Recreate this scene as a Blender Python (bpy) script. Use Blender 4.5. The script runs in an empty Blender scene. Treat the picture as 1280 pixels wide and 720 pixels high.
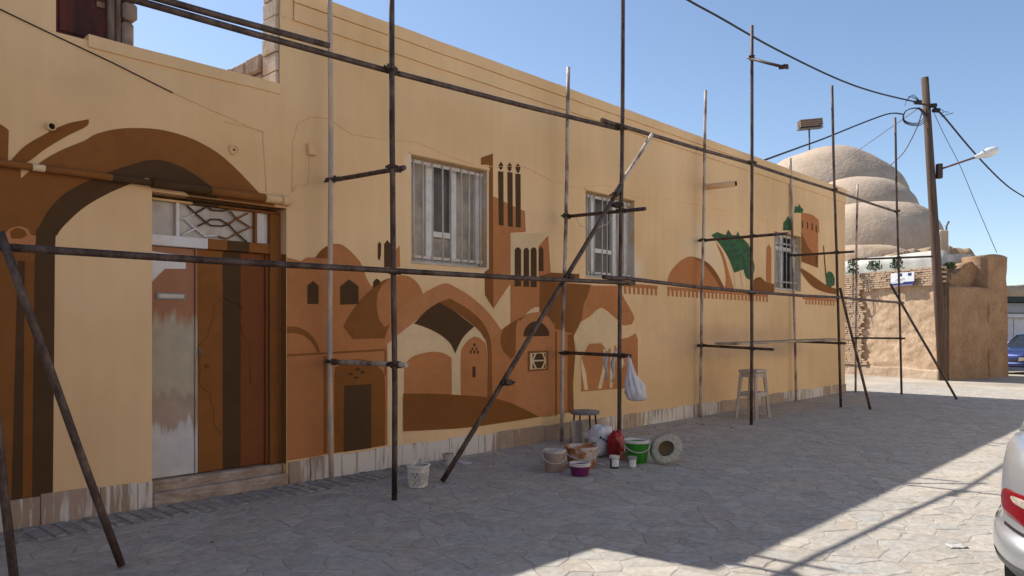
import bpy, bmesh, math, random
from mathutils import Vector, Matrix, noise, Euler
random.seed(7)
sc = bpy.context.scene
COL = sc.collection
# ------------------------------------------------------------------ camera, sky, sun, exposure
CAMH = 1.6; FPX = 950.0; HY = 411.0
ANG = math.atan2(893.0, 950.0)
CA, SA = math.cos(ANG), math.sin(ANG)
cam = bpy.data.cameras.new('camera'); camo = bpy.data.objects.new('camera', cam); COL.objects.link(camo)
cam.lens = FPX / 1280 * 36; cam.sensor_width = 36; cam.shift_y = (HY - 360) / 1280
cam.clip_start = 0.05; cam.clip_end = 2000
camo.location = (0, 0, CAMH); camo.rotation_euler = (math.pi / 2, 0, ANG - math.pi / 2)
sc.camera = camo
SUN = Vector((-0.125, 1.0, 1.115)).normalized()          # towards the sun
SUN_EL = math.asin(SUN.z)
w = bpy.data.worlds.new('World'); sc.world = w; w.use_nodes = True
nt = w.node_tree; nt.nodes.clear()
sky = nt.nodes.new('ShaderNodeTexSky'); sky.sky_type = 'NISHITA'; sky.sun_disc = False
sky.sun_elevation = SUN_EL; sky.sun_rotation = math.atan2(SUN.x, SUN.y)
sky.altitude = 1200; sky.air_density = 1.0; sky.dust_density = 1.15; sky.ozone_density = 1.2
bg = nt.nodes.new('ShaderNodeBackground'); bg.inputs['Strength'].default_value = 0.078
wo = nt.nodes.new('ShaderNodeOutputWorld')
nt.links.new(sky.outputs[0], bg.inputs[0]); nt.links.new(bg.outputs[0], wo.inputs[0])
sl = bpy.data.lights.new('sun', 'SUN'); sl.energy = 3.1; sl.angle = math.radians(0.53); sl.color = (1.0, 0.95, 0.87)
so = bpy.data.objects.new('sun', sl); COL.objects.link(so); so.location = (0, 20, 30)
so.rotation_euler = (-SUN).to_track_quat('-Z', 'Y').to_euler()
sc.view_settings.view_transform = 'Standard'; sc.view_settings.look = 'None'
sc.view_settings.exposure = 1.12; sc.view_settings.gamma = 1.0; sc.view_settings.use_curve_mapping = False

# ------------------------------------------------------------------ pixel -> place
F = Vector((CA, SA, 0)); Rv = Vector((SA, -CA, 0)); O = Vector((0, 0, CAMH))
def ray(px, py): return F + Rv * ((px - 640) / FPX) + Vector((0, 0, (HY - py) / FPX))
def at(px, py, Z): return O + ray(px, py) * Z
def onY(px, py, Y): d = ray(px, py); return O + d * (Y / d.y)
def onG(px, py, z=0.0): d = ray(px, py); return O + d * ((z - CAMH) / d.z)
WY = 7.05                                                # the painted wall's face
def XW(px, Y=WY): return onY(px, HY, Y).x

# ------------------------------------------------------------------ materials
MATS = {}
def new_mat(name):
    m = bpy.data.materials.new(name); m.use_nodes = True
    n = m.node_tree.nodes; b = n['Principled BSDF']; return m, n, m.node_tree.links, b
def rgb(c): return (c[0], c[1], c[2], 1)
def surf(name, col, var=0.10, scale=3.0, rough=0.85, bump=0.15, bscale=40.0, metal=0.0, col2=None, tint=None, stretch=(1, 1, 1), spec=0.3, ramp=(0.35, 0.65), dist=0.01, fine=0.04):
    """base colour with two octaves of uneven tone and a fine relief"""
    if name in MATS: return MATS[name]
    m, n, L, b = new_mat(name)
    g = n.new('ShaderNodeNewGeometry'); mp = n.new('ShaderNodeMapping'); mp.inputs['Scale'].default_value = stretch
    L.new(g.outputs['Position'], mp.inputs['Vector'])
    t1 = n.new('ShaderNodeTexNoise'); t1.inputs['Scale'].default_value = scale; t1.inputs['Detail'].default_value = 6; t1.inputs['Roughness'].default_value = 0.6
    L.new(mp.outputs[0], t1.inputs['Vector'])
    cr = n.new('ShaderNodeValToRGB'); cr.color_ramp.elements[0].position = ramp[0]; cr.color_ramp.elements[1].position = ramp[1]
    c2 = col2 if col2 else tuple(max(0, c * (1 - 2 * var)) for c in col)
    c1 = col if col2 else tuple(min(1, c * (1 + var * 0.6)) for c in col)
    cr.color_ramp.elements[0].color = rgb(c2); cr.color_ramp.elements[1].color = rgb(c1)
    L.new(t1.outputs['Fac'], cr.inputs['Fac'])
    t2 = n.new('ShaderNodeTexNoise'); t2.inputs['Scale'].default_value = bscale; t2.inputs['Detail'].default_value = 4
    L.new(mp.outputs[0], t2.inputs['Vector'])
    mr = n.new('ShaderNodeMapRange'); mr.inputs['From Min'].default_value = 0.3; mr.inputs['From Max'].default_value = 0.7
    mr.inputs['To Min'].default_value = 1 - fine; mr.inputs['To Max'].default_value = 1 + fine
    L.new(t2.outputs['Fac'], mr.inputs['Value'])
    mx = n.new('ShaderNodeMix'); mx.data_type = 'RGBA'; mx.blend_type = 'MULTIPLY'; mx.inputs[0].default_value = 1
    L.new(cr.outputs[0], mx.inputs[6]); L.new(mr.outputs[0], mx.inputs[7])
    out = mx.outputs[2]
    if tint:
        a = n.new('ShaderNodeAttribute'); a.attribute_name = 'tint'
        m2 = n.new('ShaderNodeMix'); m2.data_type = 'RGBA'; m2.blend_type = 'MULTIPLY'; m2.inputs[0].default_value = 1
        L.new(out, m2.inputs[6]); L.new(a.outputs['Color'], m2.inputs[7]); out = m2.outputs[2]
    L.new(out, b.inputs['Base Color'])
    b.inputs['Roughness'].default_value = rough; b.inputs['Metallic'].default_value = metal
    b.inputs['Specular IOR Level'].default_value = spec
    if bump:
        bm = n.new('ShaderNodeBump'); bm.inputs['Strength'].default_value = bump; bm.inputs['Distance'].default_value = dist
        L.new(t2.outputs['Fac'], bm.inputs['Height']); L.new(bm.outputs[0], b.inputs['Normal'])
    MATS[name] = m; return m

CREAM = (0.69, 0.455, 0.235)
def wallspot(px, py, wpx, hpx, c, k):
    p = onY(px, py, WY); return (p.x, p.z, onY(px + wpx, py, WY).x - p.x, (onY(px, py - hpx, WY).z - p.z), c, k)
stains = [wallspot(905, 422, 90, 24, (0.50, 0.33, 0.22), .55), wallspot(878, 312, 30, 40, (0.76, 0.62, 0.43), .8), wallspot(606, 318, 10, 26, (0.78, 0.72, 0.66), .7), wallspot(796, 335, 12, 22, (0.76, 0.66, 0.56), .7),
          wallspot(512, 205, 8, 22, (0.74, 0.66, 0.56), .6), wallspot(900, 470, 60, 30, (0.62, 0.37, 0.20), .5), wallspot(200, 420, 12, 80, (0.74, 0.58, 0.40), .4), wallspot(650, 130, 120, 30, (0.74, 0.53, 0.32), .4), wallspot(100, 110, 70, 25, (0.66, 0.45, 0.25), .5)]
def wallmat():
    """hand-rolled cream paint: broad patchy tone, roller streaks, grime towards nothing in particular"""
    m, n, L, b = new_mat('cream_wall_paint')
    g = n.new('ShaderNodeNewGeometry')
    a = n.new('ShaderNodeTexNoise'); a.inputs['Scale'].default_value = 0.55; a.inputs['Detail'].default_value = 5; L.new(g.outputs['Position'], a.inputs['Vector'])
    r = n.new('ShaderNodeValToRGB'); r.color_ramp.elements[0].position = 0.36; r.color_ramp.elements[1].position = 0.66
    r.color_ramp.elements[0].color = rgb((0.70, 0.465, 0.235)); r.color_ramp.elements[1].color = rgb((0.82, 0.56, 0.31)); L.new(a.outputs['Fac'], r.inputs['Fac'])
    mp = n.new('ShaderNodeMapping'); mp.inputs['Scale'].default_value = (7, 1, 0.8); L.new(g.outputs['Position'], mp.inputs['Vector'])
    s = n.new('ShaderNodeTexNoise'); s.inputs['Scale'].default_value = 1.0; s.inputs['Detail'].default_value = 3; L.new(mp.outputs[0], s.inputs['Vector'])
    mr = n.new('ShaderNodeMapRange'); mr.inputs['From Min'].default_value = 0.3; mr.inputs['From Max'].default_value = 0.7; mr.inputs['To Min'].default_value = 0.965; mr.inputs['To Max'].default_value = 1.03
    L.new(s.outputs['Fac'], mr.inputs['Value'])
    mx = n.new('ShaderNodeMix'); mx.data_type = 'RGBA'; mx.blend_type = 'MULTIPLY'; mx.inputs[0].default_value = 1
    L.new(r.outputs[0], mx.inputs[6]); L.new(mr.outputs[0], mx.inputs[7]); prev = mx.outputs[2]
    wn = n.new('ShaderNodeTexNoise'); wn.inputs['Scale'].default_value = 2.2; wn.inputs['Detail'].default_value = 4; L.new(g.outputs['Position'], wn.inputs['Vector'])
    for (sx_, sz_, rx_, rz_, c_, k_) in stains:
        mp2 = n.new('ShaderNodeMapping'); mp2.inputs['Location'].default_value = (-sx_ / rx_, 0, -sz_ / rz_); mp2.inputs['Scale'].default_value = (1 / rx_, 0, 1 / rz_); L.new(g.outputs['Position'], mp2.inputs['Vector'])
        ln = n.new('ShaderNodeVectorMath'); ln.operation = 'LENGTH'; L.new(mp2.outputs[0], ln.inputs[0])
        ad = n.new('ShaderNodeMath'); ad.operation = 'MULTIPLY_ADD'; L.new(wn.outputs['Fac'], ad.inputs[0]); ad.inputs[1].default_value = 1.2; L.new(ln.outputs['Value'], ad.inputs[2])
        rr = n.new('ShaderNodeMapRange'); rr.inputs['From Min'].default_value = 0.75; rr.inputs['From Max'].default_value = 1.6; rr.inputs['To Min'].default_value = k_; rr.inputs['To Max'].default_value = 0.0; L.new(ad.outputs[0], rr.inputs['Value'])
        m2 = n.new('ShaderNodeMix'); m2.data_type = 'RGBA'; L.new(rr.outputs[0], m2.inputs[0]); L.new(prev, m2.inputs[6]); m2.inputs[7].default_value = rgb(c_); prev = m2.outputs[2]
    L.new(prev, b.inputs['Base Color'])
    t2 = n.new('ShaderNodeTexNoise'); t2.inputs['Scale'].default_value = 9; t2.inputs['Detail'].default_value = 8; t2.inputs['Roughness'].default_value = 0.62; L.new(g.outputs['Position'], t2.inputs['Vector'])
    bm = n.new('ShaderNodeBump'); bm.inputs['Strength'].default_value = 0.35; bm.inputs['Distance'].default_value = 0.02
    L.new(t2.outputs['Fac'], bm.inputs['Height']); L.new(bm.outputs[0], b.inputs['Normal'])
    b.inputs['Roughness'].default_value = 0.8; b.inputs['Specular IOR Level'].default_value = 0.25
    MATS['wall'] = m; return m
M_WALL = wallmat()
def paint(name, c): return surf(name, c, var=0.05, scale=1.6, rough=0.85, bump=0.3, bscale=10, dist=0.015, fine=0.05, spec=0.12)
P_L = paint('light_brown_paint', (0.48, 0.196, 0.074))
P_L2 = paint('terracotta_paint', (0.51, 0.218, 0.09))
P_M = paint('mid_brown_paint', (0.25, 0.098, 0.028))
P_M2 = paint('ochre_brown_paint', (0.235, 0.09, 0.023))
P_D = paint('dark_brown_paint', (0.09, 0.048, 0.022))
P_C = paint('pale_cream_paint', (0.73, 0.54, 0.32))
P_G = surf('green_paint', (0.03, 0.115, 0.035), var=0.3, scale=14, rough=0.7, bump=0.1)
P_W = surf('white_paint', (0.74, 0.72, 0.7), var=0.06, scale=6, rough=0.6, bump=0.1)
M_PIPE = surf('rusty_scaffold_steel', (0.145, 0.105, 0.085), col2=(0.05, 0.03, 0.024), scale=9, rough=0.6, bump=0.3, bscale=60, metal=0.35, dist=0.003, fine=0.3, stretch=(1, 1, 0.5))
M_PIPE2 = surf('plaster_splashed_steel', (0.5, 0.42, 0.35), col2=(0.16, 0.11, 0.085), scale=3.2, rough=0.65, bump=0.3, bscale=60, metal=0.1, dist=0.003, fine=0.2, stretch=(2, 2, 0.8), ramp=(0.4, 0.56))
M_PIPE3 = surf('cream_splashed_steel', (0.58, 0.42, 0.27), col2=(0.38, 0.33, 0.31), scale=2.2, rough=0.65, bump=0.3, bscale=60, dist=0.003, fine=0.15, stretch=(2, 2, 0.7), ramp=(0.45, 0.55))
M_CLAMP = surf('rust_clamp_iron', (0.10, 0.065, 0.05), var=0.3, scale=30, rough=0.7, bump=0.3, metal=0.3)
M_STONE = surf('paving_stone', (0.415, 0.38, 0.333), col2=(0.345, 0.312, 0.268), scale=6, rough=0.9, bump=0.6, bscale=17, tint=True, dist=0.02, fine=0.13)
M_MORTAR = surf('dusty_mortar', (0.37, 0.325, 0.27), var=0.15, scale=4, rough=0.95, bump=0.3, bscale=60)
M_GROUND = surf('sandy_ground', (0.41, 0.355, 0.29), var=0.14, scale=0.6, rough=0.95, bump=0.4, bscale=14)
M_PAVER = surf('grey_paver_brick', (0.36, 0.325, 0.285), var=0.2, scale=12, rough=0.9, bump=0.4, bscale=50, tint=True)
def dripmat():
    m, n, L, b = new_mat('dripped_stone_slab')
    g = n.new('ShaderNodeNewGeometry'); 
    mp = n.new('ShaderNodeMapping'); mp.inputs['Scale'].default_value = (12, 1, 1.0); L.new(g.outputs['Position'], mp.inputs['Vector'])
    s = n.new('ShaderNodeTexNoise'); s.inputs['Scale'].default_value = 1.0; s.inputs['Detail'].default_value = 5; s.inputs['Roughness'].default_value = 0.65; L.new(mp.outputs[0], s.inputs['Vector'])
    a = n.new('ShaderNodeTexNoise'); a.inputs['Scale'].default_value = 0.8; a.inputs['Detail'].default_value = 2; L.new(g.outputs['Position'], a.inputs['Vector'])
    ad = n.new('ShaderNodeMath'); ad.operation = 'ADD'; L.new(s.outputs['Fac'], ad.inputs[0]); L.new(a.outputs['Fac'], ad.inputs[1])
    r = n.new('ShaderNodeValToRGB'); r.color_ramp.elements[0].position = 0.505; r.color_ramp.elements[1].position = 0.555
    mu = n.new('ShaderNodeMath'); mu.operation = 'MULTIPLY'; mu.inputs[1].default_value = 0.5; L.new(ad.outputs[0], mu.inputs[0]); L.new(mu.outputs[0], r.inputs['Fac'])
    t = n.new('ShaderNodeTexNoise'); t.inputs['Scale'].default_value = 5; t.inputs['Detail'].default_value = 6; L.new(g.outputs['Position'], t.inputs['Vector'])
    r2 = n.new('ShaderNodeValToRGB'); r2.color_ramp.elements[0].color = rgb((0.27, 0.185, 0.14)); r2.color_ramp.elements[1].color = rgb((0.47, 0.35, 0.25)); L.new(t.outputs['Fac'], r2.inputs['Fac'])
    at_ = n.new('ShaderNodeAttribute'); at_.attribute_name = 'tint'
    mt = n.new('ShaderNodeMix'); mt.data_type = 'RGBA'; mt.blend_type = 'MULTIPLY'; mt.inputs[0].default_value = 1; L.new(r2.outputs[0], mt.inputs[6]); L.new(at_.outputs['Color'], mt.inputs[7])
    mx = n.new('ShaderNodeMix'); mx.data_type = 'RGBA'; L.new(r.outputs[0], mx.inputs[0]); L.new(mt.outputs[2], mx.inputs[6]); mx.inputs[7].default_value = rgb((0.66, 0.60, 0.53))
    L.new(mx.outputs[2], b.inputs['Base Color']); b.inputs['Roughness'].default_value = 0.8
    bm = n.new('ShaderNodeBump'); bm.inputs['Strength'].default_value = 0.3; bm.inputs['Distance'].default_value = 0.01; L.new(t.outputs['Fac'], bm.inputs['Height']); L.new(bm.outputs[0], b.inputs['Normal'])
    return m
M_SLAB = dripmat()
M_STEP = surf('worn_step_stone', (0.50, 0.40, 0.31), col2=(0.29, 0.21, 0.155), scale=5, rough=0.85, bump=0.5, bscale=20, stretch=(1, 1, 4))
M_RUSTDOOR = surf('rusted_shutter_paint', (0.115, 0.028, 0.02), col2=(0.045, 0.013, 0.011), scale=3, rough=0.7, bump=0.3, stretch=(3, 3, 0.6))
M_OLDWOOD = surf('weathered_timber', (0.26, 0.19, 0.14), col2=(0.13, 0.08, 0.06), scale=6, rough=0.9, bump=0.5, stretch=(4, 4, 0.6))
M_OLDBRICK = surf('old_plastered_brick', (0.40, 0.30, 0.22), col2=(0.23, 0.165, 0.125), scale=7, rough=0.95, bump=0.6, bscale=25)
M_LIME = surf('limewashed_brick', (0.56, 0.475, 0.375), col2=(0.43, 0.34, 0.255), scale=6, rough=0.95, bump=0.5, bscale=25)
M_MUD = surf('straw_mud_plaster', (0.37, 0.235, 0.14), col2=(0.275, 0.165, 0.095), scale=1.6, rough=0.97, bump=0.8, bscale=9, dist=0.06, fine=0.1)
M_DOME = surf('pale_dome_mud', (0.52, 0.405, 0.30), col2=(0.42, 0.315, 0.23), scale=0.5, rough=0.97, bump=0.6, bscale=5, dist=0.05, fine=0.08)
M_PALEMUD = surf('bleached_mud', (0.52, 0.40, 0.285), col2=(0.37, 0.25, 0.165), scale=0.8, rough=0.97, bump=0.7, bscale=6, dist=0.05)
M_BRICK = surf('mud_brick', (0.50, 0.365, 0.25), col2=(0.41, 0.285, 0.185), scale=4, rough=0.95, bump=0.5, bscale=30)
M_WHITEWALL = surf('whitewashed_plaster', (0.58, 0.565, 0.50), var=0.12, scale=1.5, rough=0.9, bump=0.3)
M_POLEWOOD = surf('creosoted_pole_wood', (0.135, 0.088, 0.062), col2=(0.075, 0.047, 0.035), scale=3, rough=0.9, bump=0.5, stretch=(6, 6, 0.4))
M_CABLE = surf('black_cable', (0.02, 0.02, 0.024), var=0.1, rough=0.6, bump=0)
M_WIRE = surf('grey_wire', (0.13, 0.13, 0.14), var=0.1, rough=0.6, bump=0)
M_ALU = surf('white_window_profile', (0.74, 0.72, 0.69), var=0.08, scale=8, rough=0.5, bump=0.05)
M_BAR = surf('dull_painted_bar', (0.64, 0.57, 0.49), col2=(0.50, 0.43, 0.36), scale=6, rough=0.6, bump=0.1)
M_STEELGREY = surf('grey_steel', (0.26, 0.26, 0.27), var=0.15, rough=0.5, bump=0.1, metal=0.4)
def glassmat(name, c, rough=0.12):
    m = surf(name, c, var=0.2, scale=3.5, rough=rough, bump=0.0, spec=0.35); return m
G_FROST = glassmat('dusty_overpainted_glass', (0.40, 0.35, 0.295), 0.45)
G_DARK = glassmat('dark_window_glass', (0.10, 0.088, 0.08), 0.3)
G_MILK = surf('milky_glass', (0.50, 0.46, 0.42), col2=(0.34, 0.30, 0.27), scale=4, rough=0.3, bump=0.0, spec=0.5, stretch=(2, 2, 1))
M_BLACK = surf('black_void', (0.012, 0.011, 0.01), var=0.1, rough=0.9, bump=0)
def plastic(name, c, rough=0.4, var=0.06, bump=0.05): return surf(name, c, var=var, scale=8, rough=rough, bump=bump, spec=0.45)

# ------------------------------------------------------------------ mesh helpers
WLOC = {}
def link(o, parent):
    COL.objects.link(o)
    if parent is not None: o.parent = parent
def tag(o, label=None, cat=None, group=None, kind=None):
    if label: o['label'] = label
    if cat: o['category'] = cat
    if group: o['group'] = group
    if kind: o['kind'] = kind
    return o
def thing(name, loc, label, cat, group=None):
    o = bpy.data.objects.new(name, None); o.location = loc; o.empty_display_size = 0.1
    COL.objects.link(o); WLOC[o.name] = Vector(loc); return tag(o, label, cat, group)
def part(name, verts, faces, mat, parent=None, smooth=False, mats=None, midx=None):
    """verts in world space; the origin goes to the bottom centre of the piece"""
    vs = [Vector(v) for v in verts]
    lo = Vector((min(v.x for v in vs), min(v.y for v in vs), min(v.z for v in vs))); hi = Vector((max(v.x for v in vs), max(v.y for v in vs), max(v.z for v in vs)))
    c = Vector(((lo.x + hi.x) / 2, (lo.y + hi.y) / 2, lo.z))
    me = bpy.data.meshes.new(name); me.from_pydata([v - c for v in vs], [], faces); me.validate(); me.update()
    if mats:
        for m in mats: me.materials.append(m)
        for p, i in zip(me.polygons, midx): p.material_index = i
    else: me.materials.append(mat)
    if smooth:
        for p in me.polygons: p.use_smooth = True
    o = bpy.data.objects.new(name, me); link(o, parent)
    pw = WLOC.get(parent.name, Vector((0, 0, 0))) if parent is not None else Vector((0, 0, 0))
    o.location = c - pw; WLOC[o.name] = c; return o
def recalc(o):
    bm = bmesh.new(); bm.from_mesh(o.data); bmesh.ops.recalc_face_normals(bm, faces=bm.faces); bm.to_mesh(o.data); bm.free(); return o
def tint(o, v):
    a = o.data.color_attributes.new('tint', 'FLOAT_COLOR', 'POINT')
    for d in a.data: d.color = (v[0], v[1], v[2], 1)
def boxgeo(x0, x1, y0, y1, z0, z1):
    v = [(x0, y0, z0), (x1, y0, z0), (x1, y1, z0), (x0, y1, z0), (x0, y0, z1), (x1, y0, z1), (x1, y1, z1), (x0, y1, z1)]
    f = [(0, 3, 2, 1), (4, 5, 6, 7), (0, 1, 5, 4), (1, 2, 6, 5), (2, 3, 7, 6), (3, 0, 4, 7)]
    return v, f
def bevel(o, w, seg=1):
    bm = bmesh.new(); bm.from_mesh(o.data)
    bmesh.ops.bevel(bm, geom=list(bm.edges), offset=w, segments=seg, profile=0.5, affect='EDGES'); bm.to_mesh(o.data); bm.free(); return o
def box(name, x0, x1, y0, y1, z0, z1, mat, parent=None, bev=0):
    v, f = boxgeo(min(x0, x1), max(x0, x1), min(y0, y1), max(y0, y1), min(z0, z1), max(z0, z1)); o = part(name, v, f, mat, parent)
    if bev: bevel(o, bev)
    return o
def orient_box(c, ax, ay, az, sx, sy, sz):
    v = []
    for k in (-1, 1):
        for (i, j) in ((-1, -1), (1, -1), (1, 1), (-1, 1)): v.append(c + ax * (i * sx / 2) + ay * (j * sy / 2) + az * (k * sz / 2))
    return v, [(0, 3, 2, 1), (4, 5, 6, 7), (0, 1, 5, 4), (1, 2, 6, 5), (2, 3, 7, 6), (3, 0, 4, 7)]
def tubegeo(pts, r, n=10, closed_ends=True, hollow=False):
    pts = [Vector(p) for p in pts]; V = []; Fc = []
    rr = r if isinstance(r, (list, tuple)) else [r] * len(pts)
    up = None
    for i, p in enumerate(pts):
        d = (pts[min(i + 1, len(pts) - 1)] - pts[max(i - 1, 0)]).normalized()
        if up is None:
            up = Vector((0, 0, 1)) if abs(d.z) < 0.9 else Vector((1, 0, 0))
        a = d.cross(up).normalized(); b = a.cross(d).normalized(); up = b
        for k in range(n):
            t = 2 * math.pi * k / n; V.append(p + (a * math.cos(t) + b * math.sin(t)) * rr[i])
    for i in range(len(pts) - 1):
        for k in range(n):
            k2 = (k + 1) % n; Fc.append((i * n + k, i * n + k2, (i + 1) * n + k2, (i + 1) * n + k))
    if closed_ends:
        Fc.append(tuple(range(n))[::-1]); e = (len(pts) - 1) * n; Fc.append(tuple(range(e, e + n)))
    return V, Fc
def tube(name, pts, r, mat, parent=None, n=10):
    v, f = tubegeo(pts, r, n); return recalc(part(name, v, f, mat, parent, smooth=False)) if n < 6 else smoothside(recalc(part(name, v, f, mat, parent)))
def smoothside(o):
    for p in o.data.polygons: p.use_smooth = len(p.vertices) == 4
    return o
def lathegeo(prof, c, n=28, axis=None, cap=True):
    c = Vector(c); V = []; Fc = []
    if axis is None: A, B, Cz = Vector((1, 0, 0)), Vector((0, 1, 0)), Vector((0, 0, 1))
    else:
        Cz = Vector(axis).normalized(); A = Cz.orthogonal().normalized(); B = Cz.cross(A)
    for (r, z) in prof:
        for k in range(n):
            t = 2 * math.pi * k / n; V.append(c + (A * math.cos(t) + B * math.sin(t)) * r + Cz * z)
    for i in range(len(prof) - 1):
        for k in range(n):
            k2 = (k + 1) % n; Fc.append((i * n + k, i * n + k2, (i + 1) * n + k2, (i + 1) * n + k))
    if cap and prof[0][0] > 1e-4: Fc.append(tuple(range(n))[::-1])
    if cap and prof[-1][0] > 1e-4: e = (len(prof) - 1) * n; Fc.append(tuple(range(e, e + n)))
    return V, Fc
def lathe(name, prof, c, mat, parent=None, n=28, axis=None, flat=False, cap=True):
    v, f = lathegeo(prof, c, n, axis, cap); o = part(name, v, f, mat, parent); recalc(o)
    if not flat:
        for p in o.data.polygons: p.use_smooth = len(p.vertices) == 4
        o.data.set_sharp_from_angle(angle=math.radians(40))
    return o
def smooth_poly(pts, close=True, n=6, corner=48):
    """Catmull-Rom through the points, keeping real corners sharp"""
    P = [Vector((p[0], p[1])) for p in pts]; N = len(P); out = []
    sharp = []
    for i in range(N):
        a = P[i] - P[i - 1]; b = P[(i + 1) % N] - P[i]
        sharp.append(a.length < 1e-6 or b.length < 1e-6 or math.degrees(a.angle(b)) > corner)
    for i in range(N):
        p1, p2 = P[i], P[(i + 1) % N]; p0 = P[i - 1] if not sharp[i] else p1 - (p2 - p1) * 0.5; p3 = P[(i + 2) % N] if not sharp[(i + 1) % N] else p2 + (p2 - p1) * 0.5
        if sharp[i] and sharp[(i + 1) % N]: out.append(p1); continue
        for k in range(n):
            t = k / n
            out.append(0.5 * ((2 * p1) + (p2 - p0) * t + (2 * p0 - 5 * p1 + 4 * p2 - p3) * t * t + (-p0 + 3 * p1 - 3 * p2 + p3) * t ** 3))
    return [(p.x, p.y) for p in out]
LAY = [0]
def sheet(name, pts, layer, mat, parent, Y=WY, smooth=True, zmin=-9):
    """a flat coat of paint on the wall, a fraction of a millimetre per layer"""
    q = smooth_poly(pts) if smooth else pts
    vs = [onY(p[0], p[1], Y) for p in q]
    LAY[0] += 1; yy = Y - 0.0012 - 0.0008 * layer - 0.00003 * LAY[0]
    vs = [Vector((v.x, yy, max(v.z, zmin))) for v in vs]
    me_f = tuple(range(len(vs)))
    area = sum(vs[i].x * vs[(i + 1) % len(vs)].z - vs[(i + 1) % len(vs)].x * vs[i].z for i in range(len(vs)))
    if area < 0: me_f = me_f[::-1]
    return part(name, vs, [me_f], mat, parent)
def sheets(name, polys, layer, mat, parent, Y=WY, stuff=False):
    """several separate strokes of one kind; each is a part of its own unless they are too small to tell apart"""
    if not stuff:
        for p in polys: sheet(name, p, layer, mat, parent, Y, smooth=False)
        return
    V = []; Fc = []; LAY[0] += 1
    for p in polys:
        b = len(V)
        for q in p:
            v = onY(q[0], q[1], Y); V.append(Vector((v.x, Y - 0.0012 - 0.0008 * layer - 0.00003 * LAY[0], v.z)))
        f = list(range(b, b + len(p)))
        ar = sum(V[f[i]].x * V[f[(i + 1) % len(f)]].z - V[f[(i + 1) % len(f)]].x * V[f[i]].z for i in range(len(f)))
        Fc.append(tuple(f if ar > 0 else f[::-1]))
    return tag(part(name, V, Fc, mat, parent), kind='stuff')
def merge(list_of_geo):
    V = []; Fc = []
    for v, f in list_of_geo:
        b = len(V); V += list(v); Fc += [tuple(i + b for i in q) for q in f]
    return V, Fc

# ------------------------------------------------------------------ ground and street paving
g = box('ground', -300, 300, -300, 400, -0.5, -0.014, M_GROUND); tag(g, kind='structure')
street = part('street', [(-4, -4.5, -0.0035), (23.6, -4.5, -0.0035), (23.6, 7.06, -0.0035), (-4, 7.06, -0.0035)], [(0, 1, 2, 3)], M_MORTAR); tag(street, kind='structure')
def clip(poly, nx, ny, c):
    out = []
    for i in range(len(poly)):
        a, b = poly[i], poly[(i + 1) % len(poly)]
        da = a[0] * nx + a[1] * ny - c; db = b[0] * nx + b[1] * ny - c
        if da <= 0: out.append(a)
        if (da < 0) != (db < 0):
            t = da / (da - db); out.append((a[0] + (b[0] - a[0]) * t, a[1] + (b[1] - a[1]) * t))
    return out
STRIP_Y = 6.52; STRIP_X = 5.75
def stones():
    S = 0.2; rnd = random.Random(3); pts = {}
    nx, ny = int(24.2 / S), int(11.6 / S)
    for i in range(nx):
        for j in range(ny):
            if rnd.random() < 0.2: continue
            pts[(i, j)] = (-0.3 + (i + 0.5 + rnd.uniform(-0.47, 0.47)) * S, -4.4 + (j + 0.5 + rnd.uniform(-0.47, 0.47)) * S)
    cells = []
    for (i, j), p in pts.items():
        Zc = p[0] * CA + p[1] * SA; Xc = p[0] * SA - p[1] * CA
        if Zc < 2.2 or abs(Xc) > 0.85 * Zc + 0.8 or p[0] > 23.4: continue
        poly = [(p[0] - 1, p[1] - 1), (p[0] + 1, p[1] - 1), (p[0] + 1, p[1] + 1), (p[0] - 1, p[1] + 1)]
        for di in range(-3, 4):
            for dj in range(-3, 4):
                q = pts.get((i + di, j + dj))
                if (di or dj) and q:
                    n_ = (q[0] - p[0], q[1] - p[1]); l = math.hypot(*n_)
                    poly = clip(poly, n_[0] / l, n_[1] / l, ((q[0] ** 2 + q[1] ** 2 - p[0] ** 2 - p[1] ** 2) / 2) / l - rnd.uniform(0.0008, 0.0045))
        poly = clip(poly, 0, 1, 7.02)
        if p[0] < STRIP_X + 0.1:
            poly = clip(poly, 0, 1, STRIP_Y - 0.012)
        if len(poly) < 3: continue
        # roughen: drop tiny edges, jog the long ones
        q = []
        for k in range(len(poly)):
            a, b = poly[k], poly[(k + 1) % len(poly)]; l = math.hypot(b[0] - a[0], b[1] - a[1])
            if l < 0.02: continue
            q.append(a)
            if l > 0.16:
                t = rnd.uniform(0.35, 0.65); e = rnd.uniform(-0.012, 0.004); nxn, nyn = (b[1] - a[1]) / l, -(b[0] - a[0]) / l
                q.append((a[0] + (b[0] - a[0]) * t + nxn * e, a[1] + (b[1] - a[1]) * t + nyn * e))
        if len(q) < 3: continue
        A = abs(sum(q[k][0] * q[(k + 1) % len(q)][1] - q[(k + 1) % len(q)][0] * q[k][1] for k in range(len(q)))) / 2
        if A < 0.008: continue
        cells.append((A * CAMH / max(Zc, 1) ** 3 if abs(Xc) < 0.68 * Zc and Zc > 4.75 else 0, p, q, A))
    return cells, rnd
cells, rnd = stones()
cells.sort(key=lambda c: -c[0])
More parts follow.
